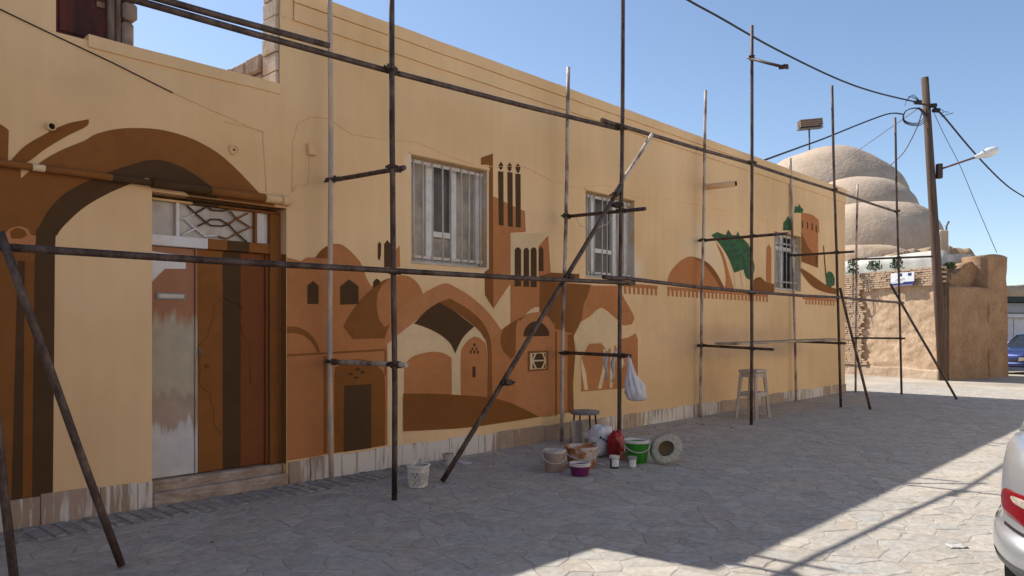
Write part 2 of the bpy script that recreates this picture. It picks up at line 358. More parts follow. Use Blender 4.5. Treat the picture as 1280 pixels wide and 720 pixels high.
def stone_geo(p, q, rnd):
    z = rnd.uniform(-0.0016, 0.0016); tx, ty = rnd.uniform(-0.005, 0.005), rnd.uniform(-0.005, 0.005)
    V = []; n = len(q); cx = sum(a[0] for a in q) / n; cy = sum(a[1] for a in q) / n
    def zz(a): return z + (a[0] - cx) * tx + (a[1] - cy) * ty
    for a in q: V.append((a[0], a[1], -0.02))
    for a in q: V.append((a[0], a[1], zz(a) - 0.0028))
    for a in q:
        l = math.hypot(cx - a[0], cy - a[1]) + 1e-6; s = min(0.009 / l, 0.3); b = (a[0] + (cx - a[0]) * s, a[1] + (cy - a[1]) * s); V.append((b[0], b[1], zz(b)))
    Fc = [tuple(range(2 * n, 3 * n))]
    for r_ in (0, 1):
        for k in range(n): Fc.append((r_ * n + k, r_ * n + (k + 1) % n, (r_ + 1) * n + (k + 1) % n, (r_ + 1) * n + k))
    return V, Fc
def stone_tint(rnd):
    b = rnd.gauss(1.0, 0.05); w_ = rnd.gauss(0, 0.02); return (b * (1 + w_), b, b * (1 - w_))
rest = []; rest_t = []
for idx, (key, p, q, A) in enumerate(cells):
    v, f = stone_geo(p, q, rnd); t = stone_tint(rnd)
    if idx < 300 and key > 0:
        o = part('paving_stone', v, f, M_STONE, street); tint(o, t)
    else:
        rest.append((v, f)); rest_t += [t] * len(v)
v, f = merge(rest); o = part('paving_stones', v, f, M_STONE, street); tag(o, kind='stuff')
a = o.data.color_attributes.new('tint', 'FLOAT_COLOR', 'POINT')
for d, t in zip(a.data, rest_t): d.color = (*t, 1)
# soldier course of pavers along the foot of the wall
x = 0.2
while x < STRIP_X:
    wd = random.uniform(0.105, 0.13); dz = random.uniform(0.002, 0.012); y1 = 7.02 - random.uniform(0, 0.03)
    o = box('paver_brick', x, x + wd - 0.026, STRIP_Y + random.uniform(0, 0.04), y1, -0.02, dz, M_PAVER, street, 0.006); tint(o, (random.gauss(1, .08),) * 3)
    x += wd

# ------------------------------------------------------------------ the painted house
XD0, XD1 = XW(190), XW(358)                      # door opening
XJ = XW(172); XS = XW(350); XE = 19.84
ZLOW = onY(350, 108, WY).z; ZTOP = 5.07; ZUP = 6.1
ZDOOR = 2.84
house = thing('painted_house', (9, WY, 0), 'long cream plastered house with a brown village mural and barred windows', 'house')
SH0, SH1 = XW(70), XW(155)                       # shutter opening in the upper storey
ZSH = onY(70, 40, WY).z
wins = []                                        # (x0,x1,z0,z1)
for (pl, pr, yt, yb) in ((514, 609, 193, 327), (732, 793, 238, 345), (968, 1001, 289, 361)):
    wins.append((XW(pl), XW(pr), onY(pl, yb, WY).z, onY(pl, yt, WY).z))
T = 0.30
xs = sorted(set([-5.0, SH0, SH1, XJ, XD0, XS, XD1, XE] + [w_[0] for w_ in wins] + [w_[1] for w_ in wins]))
zs = sorted(set([0.0, ZDOOR, ZLOW, ZSH, ZTOP, ZUP, 5.6] + [w_[2] for w_ in wins] + [w_[3] for w_ in wins]))
def solid(xa, xb, za, zb):
    xm, zm = (xa + xb) / 2, (za + zb) / 2
    if XD0 < xm < XD1 and zm < ZDOOR: return False
    for w_ in wins:
        if w_[0] < xm < w_[1] and w_[2] < zm < w_[3]: return False
    if xm < XJ:
        if SH0 < xm < SH1 and ZSH < zm < 5.6: return False
        if SH1 < xm and zm > ZSH: return False       # old brick jamb is built apart
        return True
    if xm < XS: return zm < ZLOW
    return zm < ZTOP
V = []; Fc = []; vid = {}
def vv(x, y, z):
    k = (round(x, 5), round(y, 5), round(z, 5))
    if k not in vid: vid[k] = len(V); V.append((x, y, z))
    return vid[k]
S = [[solid(xs[i], xs[i + 1], zs[k], zs[k + 1]) for k in range(len(zs) - 1)] for i in range(len(xs) - 1)]
for i in range(len(xs) - 1):
    for k in range(len(zs) - 1):
        if not S[i][k]: continue
        xa, xb, za, zb = xs[i], xs[i + 1], zs[k], zs[k + 1]; y0, y1 = WY, WY + T
        Fc.append((vv(xa, y0, za), vv(xb, y0, za), vv(xb, y0, zb), vv(xa, y0, zb))); Fc.append((vv(xa, y1, za), vv(xa, y1, zb), vv(xb, y1, zb), vv(xb, y1, za)))
        def nb(a, b): return 0 <= a < len(S) and 0 <= b < len(S[0]) and S[a][b]
        if not nb(i - 1, k): Fc.append((vv(xa, y0, za), vv(xa, y0, zb), vv(xa, y1, zb), vv(xa, y1, za)))
        if not nb(i + 1, k): Fc.append((vv(xb, y0, za), vv(xb, y1, za), vv(xb, y1, zb), vv(xb, y0, zb)))
        if not nb(i, k - 1): Fc.append((vv(xa, y0, za), vv(xa, y1, za), vv(xb, y1, za), vv(xb, y0, za)))
        if not nb(i, k + 1): Fc.append((vv(xa, y0, zb), vv(xb, y0, zb), vv(xb, y1, zb), vv(xa, y1, zb)))
part('wall', V, Fc, M_WALL, house)
# the rest of the house behind the facade
box('rear_body', XS + 0.35, XE - 0.02, WY + T + 0.003, WY + 6.5, 0, 4.40, M_MUD, house)
box('side_wall', XE - 0.30, XE - 0.003, WY + T + 0.003, WY + 6.5, 4.40, ZTOP - 0.15, M_WALL, house)
box('rear_body', -5, XS + 0.34, WY + T + 0.003, WY + 6.5, 0, ZLOW - 0.16, M_MUD, house)
# coping: two stepped bands with hand-laid unevenness
def band(name, x0, x1, z0, z1, proud, mat, n=60, back=0.3):
    V = []; Fc = []; rnd = random.Random(z0)
    for i in range(n + 1):
        x = x0 + (x1 - x0) * i / n; e = 0.006 * noise.noise(Vector((x * 0.9, z0, 3))) ; e2 = 0.007 * noise.noise(Vector((x * 1.7, z1, 9)))
        for (y, z) in ((WY - proud + e, z0 + e2), (WY - proud - 0.004 + e, z1 + e2), (WY + back, z1 + e2 * .5), (WY + back, z0)): V.append((x, y, z))
    for i in range(n):
        a, b = i * 4, i * 4 + 4
        for k in range(4): Fc.append((a + k, b + k, b + (k + 1) % 4, a + (k + 1) % 4))
    Fc.append((0, 1, 2, 3)); Fc.append((n * 4 + 3, n * 4 + 2, n * 4 + 1, n * 4)); return recalc(part(name, V, Fc, mat, house))
XM = XW(366)
band('coping', XM, XE + 0.03, 4.975, ZTOP + 0.045, 0.045, M_WALL, 90, back=0.34)
band('coping', XM + 0.004, XE + 0.015, 4.795, 4.972, 0.022, M_WALL, 90, back=-0.004)
band('coping', XW(110), XS - 0.004, ZLOW - 0.085, ZLOW + 0.02, 0.018, M_WALL, 20, back=0.32)
band('coping', XS + .002, XM - .003, 4.8, ZTOP + 0.03, 0.006, M_WALL, 4, back=0.32)
# unplastered end of the parapet and the wall behind it
z = ZLOW + 0.002; k = 0
while z < ZTOP + 0.02:
    h = random.uniform(0.15, 0.2)
    o = box('brick', XS - 0.035 - random.uniform(0, .012), XS - 0.002, WY + 0.012, WY + T - random.uniform(0, .03), z, z + h - 0.012, M_LIME, house, 0.008); z += h
for r_ in range(3):
    y = WY + T + 0.01; zz = ZLOW - 0.16 + r_ * 0.19
    while y < WY + 3.2:
        l = random.uniform(0.3, 0.5)
        box('brick', XS - 0.02 - random.uniform(0, .05), XS + 0.33, y, y + l - 0.02, zz, zz + 0.175 + random.uniform(-.01, .01), M_OLDBRICK, house, 0.02); y += l
# upper opening with the rusted shutter
DW = WY + 0.13
zt = 5.6
sh = box('shutter', SH0 + 0.002, SH1 - 0.10, DW, DW + 0.04, ZSH + 0.02, zt, M_RUSTDOOR, house)
box('shutter_panel', SH0 + 0.06, SH1 - 0.22, DW - 0.012, DW - 0.001, ZSH + 0.07, onY(130, 4, WY).z - 0.02, M_RUSTDOOR, sh)
box('shutter_rail', SH0 + 0.35, SH1 - 0.12, DW - 0.02, DW - 0.001, onY(130, 4, WY).z, onY(130, 4, WY).z + 0.05, surf('flaked_rust', (0.34, 0.2, 0.13), col2=(0.1, 0.03, 0.02), scale=14, rough=.9), sh)
box('jamb_post', SH1 - 0.098, SH1 - 0.045, DW - 0.05, DW + 0.1, ZSH + 0.003, zt, M_OLDWOOD, house, 0.006)
box('jamb_post', SH1 - 0.04, SH1 - 0.008, DW - 0.085, DW + 0.1, ZSH + 0.003, zt, M_OLDWOOD, house, 0.005)
z = ZSH + 0.004
while z < ZUP:
    h = random.uniform(0.15, 0.28)
    o = box('brick', SH1 + 0.004, XJ - random.uniform(-0.02, 0.02), WY + 0.01 + random.uniform(0, .03), WY + T, z, z + h - 0.012, M_OLDBRICK, house, 0.02); z += h
# plinth of upright stone slabs
def plinth(x0, x1):
    x = x0
    while x < x1 - 0.02:
        wd = min(random.uniform(0.24, 0.46), x1 - x)
        if x1 - x - wd < 0.12: wd = x1 - x
        zt_ = 0.245 + random.uniform(-0.012, 0.012) - 0.002 * x
        o = box('plinth_slab', x + 0.002, x + wd - 0.003, WY - 0.022 - random.uniform(0, 0.006), WY - 0.001, -0.012, zt_, M_SLAB, house, 0.004)
        t = random.gauss(1, .1); tint(o, (t, t * random.uniform(.95, 1.02), t * random.uniform(.9, 1.02))); x += wd
plinth(-1.2, XD0); plinth(XD1 + 0.02, XE)
# painted sweep of the rendered skirting end left of the door
# door steps
box('step', XD0 + 0.004, XD1 - 0.004, WY - 0.035, WY + 0.10, -0.012, 0.115, M_STEP, house, 0.012)
box('step', XD0 + 0.006, XD1 - 0.006, WY + 0.06, WY + T, 0.10, 0.205, M_STEP, house, 0.01)

# ---------------- entrance door
YD = WY + 0.155
door = bpy.data.objects.new('door', None); link(door, house); door.location = Vector(((XD0 + XD1) / 2, YD, 0.2)) - WLOC[house.name]; WLOC[door.name] = Vector(((XD0 + XD1) / 2, YD, 0.2))
P_WD = paint('door_brown_paint', (0.27, 0.105, 0.03))
P_WD2 = paint('door_red_brown_paint', (0.205, 0.07, 0.025))
zgt0 = onY(193, 249, YD).z; zgb0 = onY(193, 293, YD).z                     # transom glass top and bottom
ZGT = (zgt0 + onY(320, 267, YD).z) / 2; ZGB = (zgb0 + onY(320, 304, YD).z) / 2
ZLT = onY(320, 317, YD).z                                                  # leaf head
XM1, XM2 = XW(221, YD), XW(318, YD); XF = XW(335, YD); XC = XW(246, YD + .02)
box('frame_head', XD0 + 0.002, XW(239, YD), YD - 0.045, YD + 0.05, ZGT, ZDOOR - 0.035, M_WALL, door, 0.006)
box('frame_head', XW(239, YD) + .001, XW(271, YD), YD - 0.045, YD + 0.05, ZGT, ZDOOR - 0.035, P_D, door, 0.004)
box('frame_head', XW(271, YD) + .001, XD1 - 0.002, YD - 0.045, YD + 0.05, ZGT, ZDOOR - 0.035, P_M, door, 0.004)
box('frame_stile', XF, XD1 - 0.003, YD - 0.047, YD + 0.05, 0.207, ZGT - 0.001, P_M, door, 0.006)
box('frame_bead', XF - 0.035, XF - 0.002, YD - 0.02, YD + 0.04, 0.207, ZLT, P_WD2, door, 0.006)
box('transom_bar', XD0 + 0.004, XW(258, YD), YD - 0.04, YD + 0.04, ZLT + 0.004, ZGB, P_W, door, 0.006)
box('transom_bar', XW(258, YD) + .001, XW(282, YD), YD - 0.04, YD + 0.04, ZLT + 0.004, ZGB, P_WD, door, 0.004)
box('transom_bar', XW(282, YD) + .001, XW(309, YD), YD - 0.04, YD + 0.04, ZLT + 0.004, ZGB, P_D, door, 0.004)
box('transom_bar', XW(309, YD) + .001, XF - 0.001, YD - 0.04, YD + 0.04, ZLT + 0.004, ZGB, P_WD, door, 0.004)
box('mullion', XM1 - 0.016, XM1 + 0.012, YD - 0.03, YD + 0.03, ZGB + .001, ZGT - .001, P_W, door)
box('mullion', XM2 - 0.012, XM2 + 0.014, YD - 0.03, YD + 0.03, ZGB + .001, ZGT - .001, P_M, door)
box('pane', XD0 + 0.005, XM1 - 0.017, YD + 0.012, YD + 0.018, ZGB + .001, ZGT - .001, G_MILK, door)
box('pane', XM1 + 0.013, XM2 - 0.013, YD + 0.012, YD + 0.018, ZGB + .001, ZGT - .001, G_MILK, door)
box('pane', XM2 + 0.015, XF - 0.001, YD + 0.012, YD + 0.018, ZGB + .001, ZGT - .001, P_W, door)
def lat(pts, mat, r=0.0085):
    q = [onY(180 + a_ / 6.544, 220 + b_ / 6.544, YD - 0.012) for a_, b_ in pts]
    q = [Vector((p.x, p.y, min(max(p.z, ZGB + .004), ZGT - .004))) for p in q]
    tube('lattice_bar', q, r, mat, door, 6)
lat([(350, 240), (420, 305), (510, 380), (545, 355), (620, 355), (690, 395), (760, 470), (840, 540)], P_D)
lat([(515, 250), (420, 305), (415, 310)], P_D)
lat([(412, 312), (330, 350), (280, 350)], P_W)
lat([(330, 350), (420, 430), (500, 495), (545, 490), (600, 490)], P_W)
lat([(600, 492), (680, 515), (760, 470), (860, 425), (900, 415)], P_M)
lat([(440, 410), (510, 380), (550, 405), (640, 410), (690, 395)], P_D)
lat([(690, 395), (760, 350), (850, 305)], P_M)
lat([(700, 285), (760, 350), (860, 415)], P_M)
lat([(310, 480), (420, 430)], P_W)
lat([(530, 260), (560, 280), (650, 285), (690, 265)], P_D)
# left leaf: bare grey panel, brown brushed over its top, white primer on its foot
def leafmat():
    m, n, L, b = new_mat('half_painted_door_leaf')
    g = n.new('ShaderNodeNewGeometry'); sp = n.new('ShaderNodeSeparateXYZ'); L.new(g.outputs['Position'], sp.inputs[0])
    mp = n.new('ShaderNodeMapping'); mp.inputs['Scale'].default_value = (14, 1, 1.6); L.new(g.outputs['Position'], mp.inputs['Vector'])
    t = n.new('ShaderNodeTexNoise'); t.inputs['Scale'].default_value = 1; t.inputs['Detail'].default_value = 5; L.new(mp.outputs[0], t.inputs['Vector'])
    ad = n.new('ShaderNodeMath'); ad.operation = 'MULTIPLY_ADD'; ad.inputs[1].default_value = 0.55; L.new(t.outputs['Fac'], ad.inputs[0]); L.new(sp.outputs['Z'], ad.inputs[2])
    mr = n.new('ShaderNodeMapRange'); mr.inputs['From Min'].default_value = 0.2; mr.inputs['From Max'].default_value = 2.7; L.new(ad.outputs[0], mr.inputs['Value'])
    r = n.new('ShaderNodeValToRGB'); e = r.color_ramp.elements
    zf = lambda z_: (z_ + 0.275 - 0.2) / 2.5
    z1 = onY(215, 532, YD).z; z2 = onY(215, 500, YD).z; z3 = onY(215, 395, YD).z
    W_, G_, B_ = (0.60, 0.59, 0.575), (0.45, 0.385, 0.28), (0.36, 0.155, 0.075)
    e[0].position = zf(z1) - 0.012; e[0].color = rgb(W_); e[1].position = zf(z1) + 0.012; e[1].color = rgb((0.42, 0.31, 0.24))
    for p_, c_ in ((zf(z2), (0.39, 0.29, 0.215)), (zf(z2) + 0.03, G_), (zf(z3) - 0.03, G_), (zf(z3) + 0.02, B_), (1, B_)):
        q = e.new(min(p_, 1)); q.color = rgb(c_)
    L.new(mr.outputs[0], r.inputs['Fac'])
    t3 = n.new('ShaderNodeTexNoise'); t3.inputs['Scale'].default_value = 8; t3.inputs['Detail'].default_value = 5; L.new(g.outputs['Position'], t3.inputs['Vector'])
    m3 = n.new('ShaderNodeMapRange'); m3.inputs['From Min'].default_value = .3; m3.inputs['From Max'].default_value = .7; m3.inputs['To Min'].default_value = .88; m3.inputs['To Max'].default_value = 1.06; L.new(t3.outputs['Fac'], m3.inputs['Value'])
    mx = n.new('ShaderNodeMix'); mx.data_type = 'RGBA'; mx.blend_type = 'MULTIPLY'; mx.inputs[0].default_value = 1; L.new(r.outputs[0], mx.inputs[6]); L.new(m3.outputs[0], mx.inputs[7])
    L.new(mx.outputs[2], b.inputs['Base Color']); b.inputs['Roughness'].default_value = .65
    bm = n.new('ShaderNodeBump'); bm.inputs['Strength'].default_value = .2; bm.inputs['Distance'].default_value = .006; L.new(t.outputs['Fac'], bm.inputs['Height']); L.new(bm.outputs[0], b.inputs['Normal'])
    return m
M_LEAF = leafmat()
box('leaf', XD0 + 0.004, XC - 0.03, YD + 0.005, YD + 0.05, 0.215, ZLT, M_LEAF, door, 0.004)
box('leaf_edge', XC - 0.028, XC - 0.004, YD - 0.012, YD + 0.05, 0.215, ZLT, M_LEAF, door, 0.006)
zl = onY(212, 370, YD).z
box('letter_slot', XW(195, YD), XW(232, YD), YD - 0.006, YD + 0.004, zl - 0.035, zl + 0.03, M_STEELGREY, door, 0.004)
box('letter_flap', XW(198, YD), XW(229, YD), YD - 0.011, YD - 0.0065, zl - 0.018, zl + 0.016, M_BAR, door, 0.002)
sheet('white_undercoat', [(190, 314), (232, 320), (232, 336), (206, 336), (190, 352)], 1, P_W, door, Y=YD + 0.004, smooth=False)
# right leaf in three painted stripes with raised ornament
xa, xb, xc2 = XW(279, YD), XW(301, YD), XF - 0.036
box('leaf', XC, xa, YD + 0.008, YD + 0.05, 0.215, ZLT, P_WD, door, 0.003)
box('leaf', xa + 0.0005, xb, YD + 0.008, YD + 0.05, 0.215, ZLT, P_D, door, 0.001)
box('leaf', xb + 0.0005, xc2, YD + 0.008, YD + 0.05, 0.215, ZLT, P_WD2, door, 0.003)
def orn(pts, mat):
    q = [onY(a_, b_, YD + 0.008) for a_, b_ in pts]; tube('moulding', q, 0.0075, mat, door, 6)
orn([(279, 371), (267, 382), (268, 395), (262, 410), (260, 420), (249, 432), (248, 445), (251, 462), (249, 475), (252, 484), (262, 490), (264, 503), (268, 514), (267, 528), (273, 538), (279, 542)], P_WD)
orn([(302, 384), (300, 400), (303, 418), (313, 432), (312, 452), (313, 480)], P_WD2)
orn([(279, 371), (287, 377), (295, 378), (301, 384)], P_D)
hd = onY(248, 440, YD); tube('handle', [hd + Vector((-.01, 0, .03)), hd + Vector((-.02, -.05, .035)), hd + Vector((0.02, -.055, 0)), hd + Vector((-.015, -.05, -.035)), hd + Vector((-.01, 0, -.03))], 0.006, M_STEELGREY, door, 6)
lathe('lock', [(0.022, 0), (0.022, .012), (0.006, .014)], onY(259, 457, YD + .009), P_WD2, door, 14, axis=(0, -1, 0))
box('painted_soffit', XW(238), XD1 - .004, WY + .003, YD - .046, ZDOOR - .006, ZDOOR - .0005, P_M, house)
# painted reveal
pr = [(XD1 - 0.0025, WY + 0.002, 0.21), (XD1 - 0.0025, YD - 0.05, 0.21), (XD1 - 0.0025, YD - 0.05, onY(352, 316, WY).z), (XD1 - 0.0025, WY + 0.002, onY(352, 318, WY).z)]
part('painted_reveal', pr, [(0, 1, 2, 3)], P_M2, house)

# ---------------- barred windows
def window(w_, spec):
    x0, x1, z0, z1 = w_; yb = WY + 0.17
    wn = bpy.data.objects.new('window', None); link(wn, house); c = Vector(((x0 + x1) / 2, WY + 0.1, z0)); wn.location = c - WLOC[house.name]; WLOC[wn.name] = c
    fw = 0.05
    X = lambda t: x0 + (x1 - x0) * t
    ys = (yb - 0.02, yb + 0.05)
    box('frame', x0 + .002, x1 - .002, *ys, z1 - fw, z1 - .002, M_ALU, wn, .004); box('frame', x0 + .002, x1 - .002, *ys, z0 + .002, z0 + fw, M_ALU, wn, .004)
    for t0, t1 in spec['posts']: box('frame', X(t0), X(t1), ys[0] - .012, ys[1], z0 + fw + .001, z1 - fw - .001, M_ALU, wn, .004)
    for a_, b_, fz0, fz1, mt in spec['panes']:
        zz0, zz1 = z0 + (z1 - z0) * fz0, z0 + (z1 - z0) * fz1
        box('pane', X(a_) + .001, X(b_) - .001, yb + .012, yb + .018, zz0, zz1, mt, wn)
    for a_, b_, fz in spec['rails']:
        zz = z0 + (z1 - z0) * fz; box('rail', X(a_) + .001, X(b_) - .001, yb - .03, yb + .03, zz - .035, zz + .035, M_ALU, wn, .004)
    # bars welded to two flats, a little in from the wall face
    yg = WY + spec.get('bary', 0.035)
    for fz in spec['flats']:
        zz = z0 + (z1 - z0) * fz; box('grille_flat', x0 + .004, X(spec['barend']), yg + .009, yg + .016, zz - .017, zz + .017, spec['bm'], wn)
    for t in spec['bars']:
        tube('grille_bar', [(X(t) + random.uniform(-.004, .004), yg, z0 + .02), (X(t), yg - .002, (z0 + z1) / 2), (X(t) + random.uniform(-.004, .004), yg, z1 - .04)], 0.0105, spec['bm'], wn, 6)
    # lime-smeared reveal and sill
    part('reveal_plaster', [(x1 - .0015, WY + .002, z0 + .002), (x1 - .0015, ys[0], z0 + .002), (x1 - .0015, ys[0], z1 - .002), (x1 - .0015, WY + .002, z1 - .002)], [(0, 1, 2, 3)], surf('lime_smear', (0.62, 0.56, 0.49), col2=(0.60, 0.42, 0.24), scale=2.2, rough=.85, ramp=(.42, .58)), wn)
    box('sill', x0 + .003, x1 - .003, WY - .012, ys[0] - .002, z0 - .02, z0 + .001, spec['sill'], wn, .003)
LS = surf('lime_dust', (0.60, 0.54, 0.46), col2=(0.52, 0.38, 0.24), scale=6, rough=.9)
window(wins[0], dict(posts=[(0.0, .05), (.27, .36), (.60, .67), (.93, .998)], rails=[(.36, .60, .30)], panes=[(.05, .27, .04, .96, G_FROST), (.36, .60, .04, .27, G_FROST), (.36, .60, .33, .95, G_DARK), (.67, .93, .04, .96, G_FROST)],
    flats=(.055, .95), bars=(.05, .165, .285, .415, .525, .665, .77, .86, .93), barend=.97, bm=M_BAR, sill=LS))
window(wins[1], dict(posts=[(0.0, .06), (.22, .30), (.66, .75), (.93, .998)], rails=[(.30, .66, .33)], panes=[(.06, .22, .04, .96, G_FROST), (.30, .66, .04, .30, G_DARK), (.30, .66, .36, .95, G_DARK), (.75, .93, .04, .96, G_FROST)],
    flats=(.05, .95), bars=(.06, .13, .2, .36, .46, .56, .68, .78, .88), barend=.95, bm=surf('white_bar', (0.55, 0.52, 0.49), var=.12, rough=.5, bump=.05), sill=LS))
window(wins[2], dict(posts=[(0.0, .07), (.46, .54), (.92, .998)], rails=[(.07, .92, .75)], panes=[(.07, .46, .04, .96, G_FROST), (.54, .92, .04, .96, M_BLACK)],
    flats=(.14, .70, .82), bars=(.08, .22, .36, .5, .64, .78, .9), barend=.95, bm=surf('grey_bar', (0.50, 0.49, 0.48), var=.12, rough=.5, bump=.05), sill=LS))
# trowelled render surround lines and hood over the first windows
for w_, ex in ((wins[0], .04), (wins[1], .03)):
    box('window_hood', w_[0] - ex, w_[1] + ex, WY - .014, WY - .0005, w_[3] + .005, w_[3] + .035, M_WALL, house, .004)

# ---------------- mural
H = house
def sh_(name, pts, layer, mat, smooth=True): return sheet(name, pts, layer, mat, H, smooth=smooth)
# big portal on the left
sh_('painted_portal', [(-60, 120), (0, 155), (11, 163), (10, 200), (26, 204), (26, 223), (53, 201), (78, 187), (105, 176), (119, 168), (144, 161.5), (172, 160), (200, 162), (228, 169), (250, 178), (272, 191), (290, 206), (306, 222), (322, 239), (330, 246), (325, 249), (267, 236), (252, 224), (232, 211), (221, 206), (210, 202), (200, 200), (189, 200), (178, 201.7), (147, 211), (122, 220.5), (94, 234), (78, 244), (61, 262), (48.6, 284), (44.5, 296), (42, 400), (40, 628), (-60, 660)], 0, P_M)
sh_('painted_arch_shadow', [(200, 200), (210, 202), (221, 206), (232, 211), (252, 224), (268, 237), (256, 234), (240, 232), (227, 232), (190, 227), (189, 225), (180.5, 223), (155.5, 233), (133, 243), (105.5, 259), (83, 279), (72, 293), (69, 306), (68, 400), (66, 620), (40, 628), (42, 400), (44.5, 296), (48.6, 284), (61, 262), (78, 244), (94, 234), (122, 220.5), (147, 211), (178, 201.7), (189, 200)], 1, P_D)
sh_('painted_stripe', [(22, 326), (31, 326), (28, 625), (14, 629)], 1, P_D, False)
sh_('painted_stripe', [(31.5, 326), (43, 326), (39.5, 627), (28.5, 630)], 1, P_M2, False)
sh_('painted_capital', [(6, 300), (8, 290), (14, 285), (24, 283), (34, 286), (38, 293), (45, 295), (44, 306), (6, 312)], 2, P_L2)
sh_('painted_capital_top', [(12, 290), (20, 285), (30, 287), (34, 294), (26, 298), (14, 298)], 3, P_M2)
sh_('painted_branch', [(13, 201), (30.5, 183), (55.5, 168), (83, 155), (111, 149), (108, 158), (83, 170.5), (55.5, 187), (33, 203)], 1, P_M2)
sheet('painted_arch_shadow', [(218, 214), (240, 216), (268, 236), (272, 262), (236, 262), (228, 238)], 2, P_D, H, smooth=False, zmin=ZDOOR + .003)
sheet('painted_lintel', [(268, 234), (325, 246), (340, 252), (344, 270), (272, 262)], 2, P_M, H, smooth=False, zmin=ZDOOR + .003)
# village beside the door
sh_('painted_house_mass', [(358.6, 322), (368, 324), (376, 326), (383, 322), (394, 321), (402, 312), (413, 305.5), (426, 305.5), (437, 313), (446.7, 323), (452, 331), (458, 347), (464, 358), (484, 348), (484, 480), (484, 556), (358.6, 576)], 0, P_L)
sh_('painted_dome_shade', [(394, 322), (402, 312), (413, 305.5), (415, 312), (414, 324)], 1, P_M)
sh_('painted_cone_roof', [(428.6, 408), (437, 393), (450, 375), (466, 360), (483, 349), (500, 346), (500, 423), (480, 423), (441, 424)], 1, P_M)
sh_('painted_round_dome', [(471, 383), (472, 368), (478, 356), (490, 347), (505, 344), (518, 350), (527, 363), (530, 380), (481, 409), (474, 399)], 2, P_L)
sh_('painted_arch_band', [(358.6, 408), (372, 409), (385.5, 416), (395, 427), (400, 440), (396.5, 440), (390, 429), (380, 420), (368, 416.5), (358.6, 416.5)], 1, P_M)
sheets('painted_lintel_line', [[(358.6, 443), (482, 436), (482, 438.5), (358.6, 445.5)], [(404, 445), (409, 445), (409, 566), (404, 567)], [(480.5, 438), (482.5, 438), (482.5, 470), (480.5, 470)]], 1, P_M, H)
sh_('painted_doorway_niche', [(418, 470), (422, 458), (432, 451), (446, 449), (460, 451), (472, 458), (481, 476), (481, 557), (418, 566)], 2, P_M2)
sh_('painted_doorway', [(430, 482), (464, 480), (464, 560), (429, 565)], 3, P_D, False)
def diam(cx, cy, a_, b_): return [(cx - a_, cy), (cx, cy - b_), (cx + a_, cy), (cx, cy + b_)]
sheets('painted_lozenge', [diam(447, 461.5, 4, 2.3), diam(438, 467.5, 4, 2.3), diam(453, 465.5, 4, 2.3), diam(445, 472, 4, 2.3)], 3, P_D, H)
sh_('painted_window', [(384, 380), (384, 357), (391, 351), (398, 357), (398, 380)], 3, P_D, False)
sh_('painted_window', [(425, 381), (425, 358), (436, 349), (448, 358), (448, 380)], 3, P_D, False)
sh_('painted_window', [(466, 360), (466.5, 352), (470.5, 348), (475, 351), (474.5, 355)], 3, P_D, False)
sh_('painted_slat', [(472, 323), (472, 305), (474, 302), (476.5, 305), (476, 319), (474.5, 326)], 1, P_D, False)
sh_('painted_slat', [(480, 334), (480, 305), (484, 300), (488, 305), (488, 334)], 1, P_D, False)
sh_('painted_turret', [(488, 334), (488, 318), (494, 313), (499.5, 307), (500, 334)], 0, P_L, False)
# vaulted iwan
sh_('painted_iwan_arch', [(481, 423), (488.6, 403.5), (504.6, 384), (527, 368), (543, 359), (557, 354), (571, 360), (584.5, 368), (604, 384), (617, 399), (627, 414), (632, 430), (632, 502), (484, 440)], 3, P_L2)
sh_('painted_iwan_back', [(484, 430), (504, 413), (517, 403), (533, 389), (548, 378), (575, 390), (600, 409), (612, 425), (612, 500), (500, 497), (504, 556), (484, 559)], 4, P_C)
sh_('painted_vault_shade', [(517, 404.5), (533, 388), (548, 378), (566, 388), (592.5, 408), (578, 422.6), (568.5, 442), (562, 429), (549, 418), (533, 410)], 5, P_D)
sh_('painted_intrados', [(548, 378), (562, 373), (584.5, 386), (602, 402), (611, 419), (614, 437), (615, 497), (608.5, 497), (608.5, 437), (603, 420), (592.5, 408), (572, 392)], 6, P_M)
sh_('painted_inner_niche', [(504.5, 455), (517, 445), (536.5, 440), (552.5, 441), (564, 447), (564.5, 494), (504.5, 494)], 5, P_L)
sh_('painted_side_niche', [(575.5, 496), (575.5, 443), (580, 431), (586, 424), (592.5, 420.5), (601, 424), (608, 437), (608.5, 498), (592, 499)], 5, P_L)
sheets('painted_slot', [[(590, 458), (594, 458), (594, 471.5), (590, 471.5)], diam(592.5, 431, 2, 2.6), diam(588, 440, 1.6, 3), diam(592.5, 440, 1.6, 3), diam(597, 440, 1.6, 3), diam(590, 436, 1.4, 2.3), diam(595, 436, 1.4, 2.3)], 6, P_D, H)
sh_('painted_floor', [(503.5, 492), (540, 492), (578, 494), (612, 497), (640, 504.5), (674, 521), (640, 526), (587, 533), (545, 536), (504, 538)], 7, P_M2)
sh_('painted_floor_edge', [(503.5, 526), (540, 530), (587, 531), (640, 525), (674, 521), (640, 526.5), (587, 534), (545, 537), (504, 539)], 8, P_M)
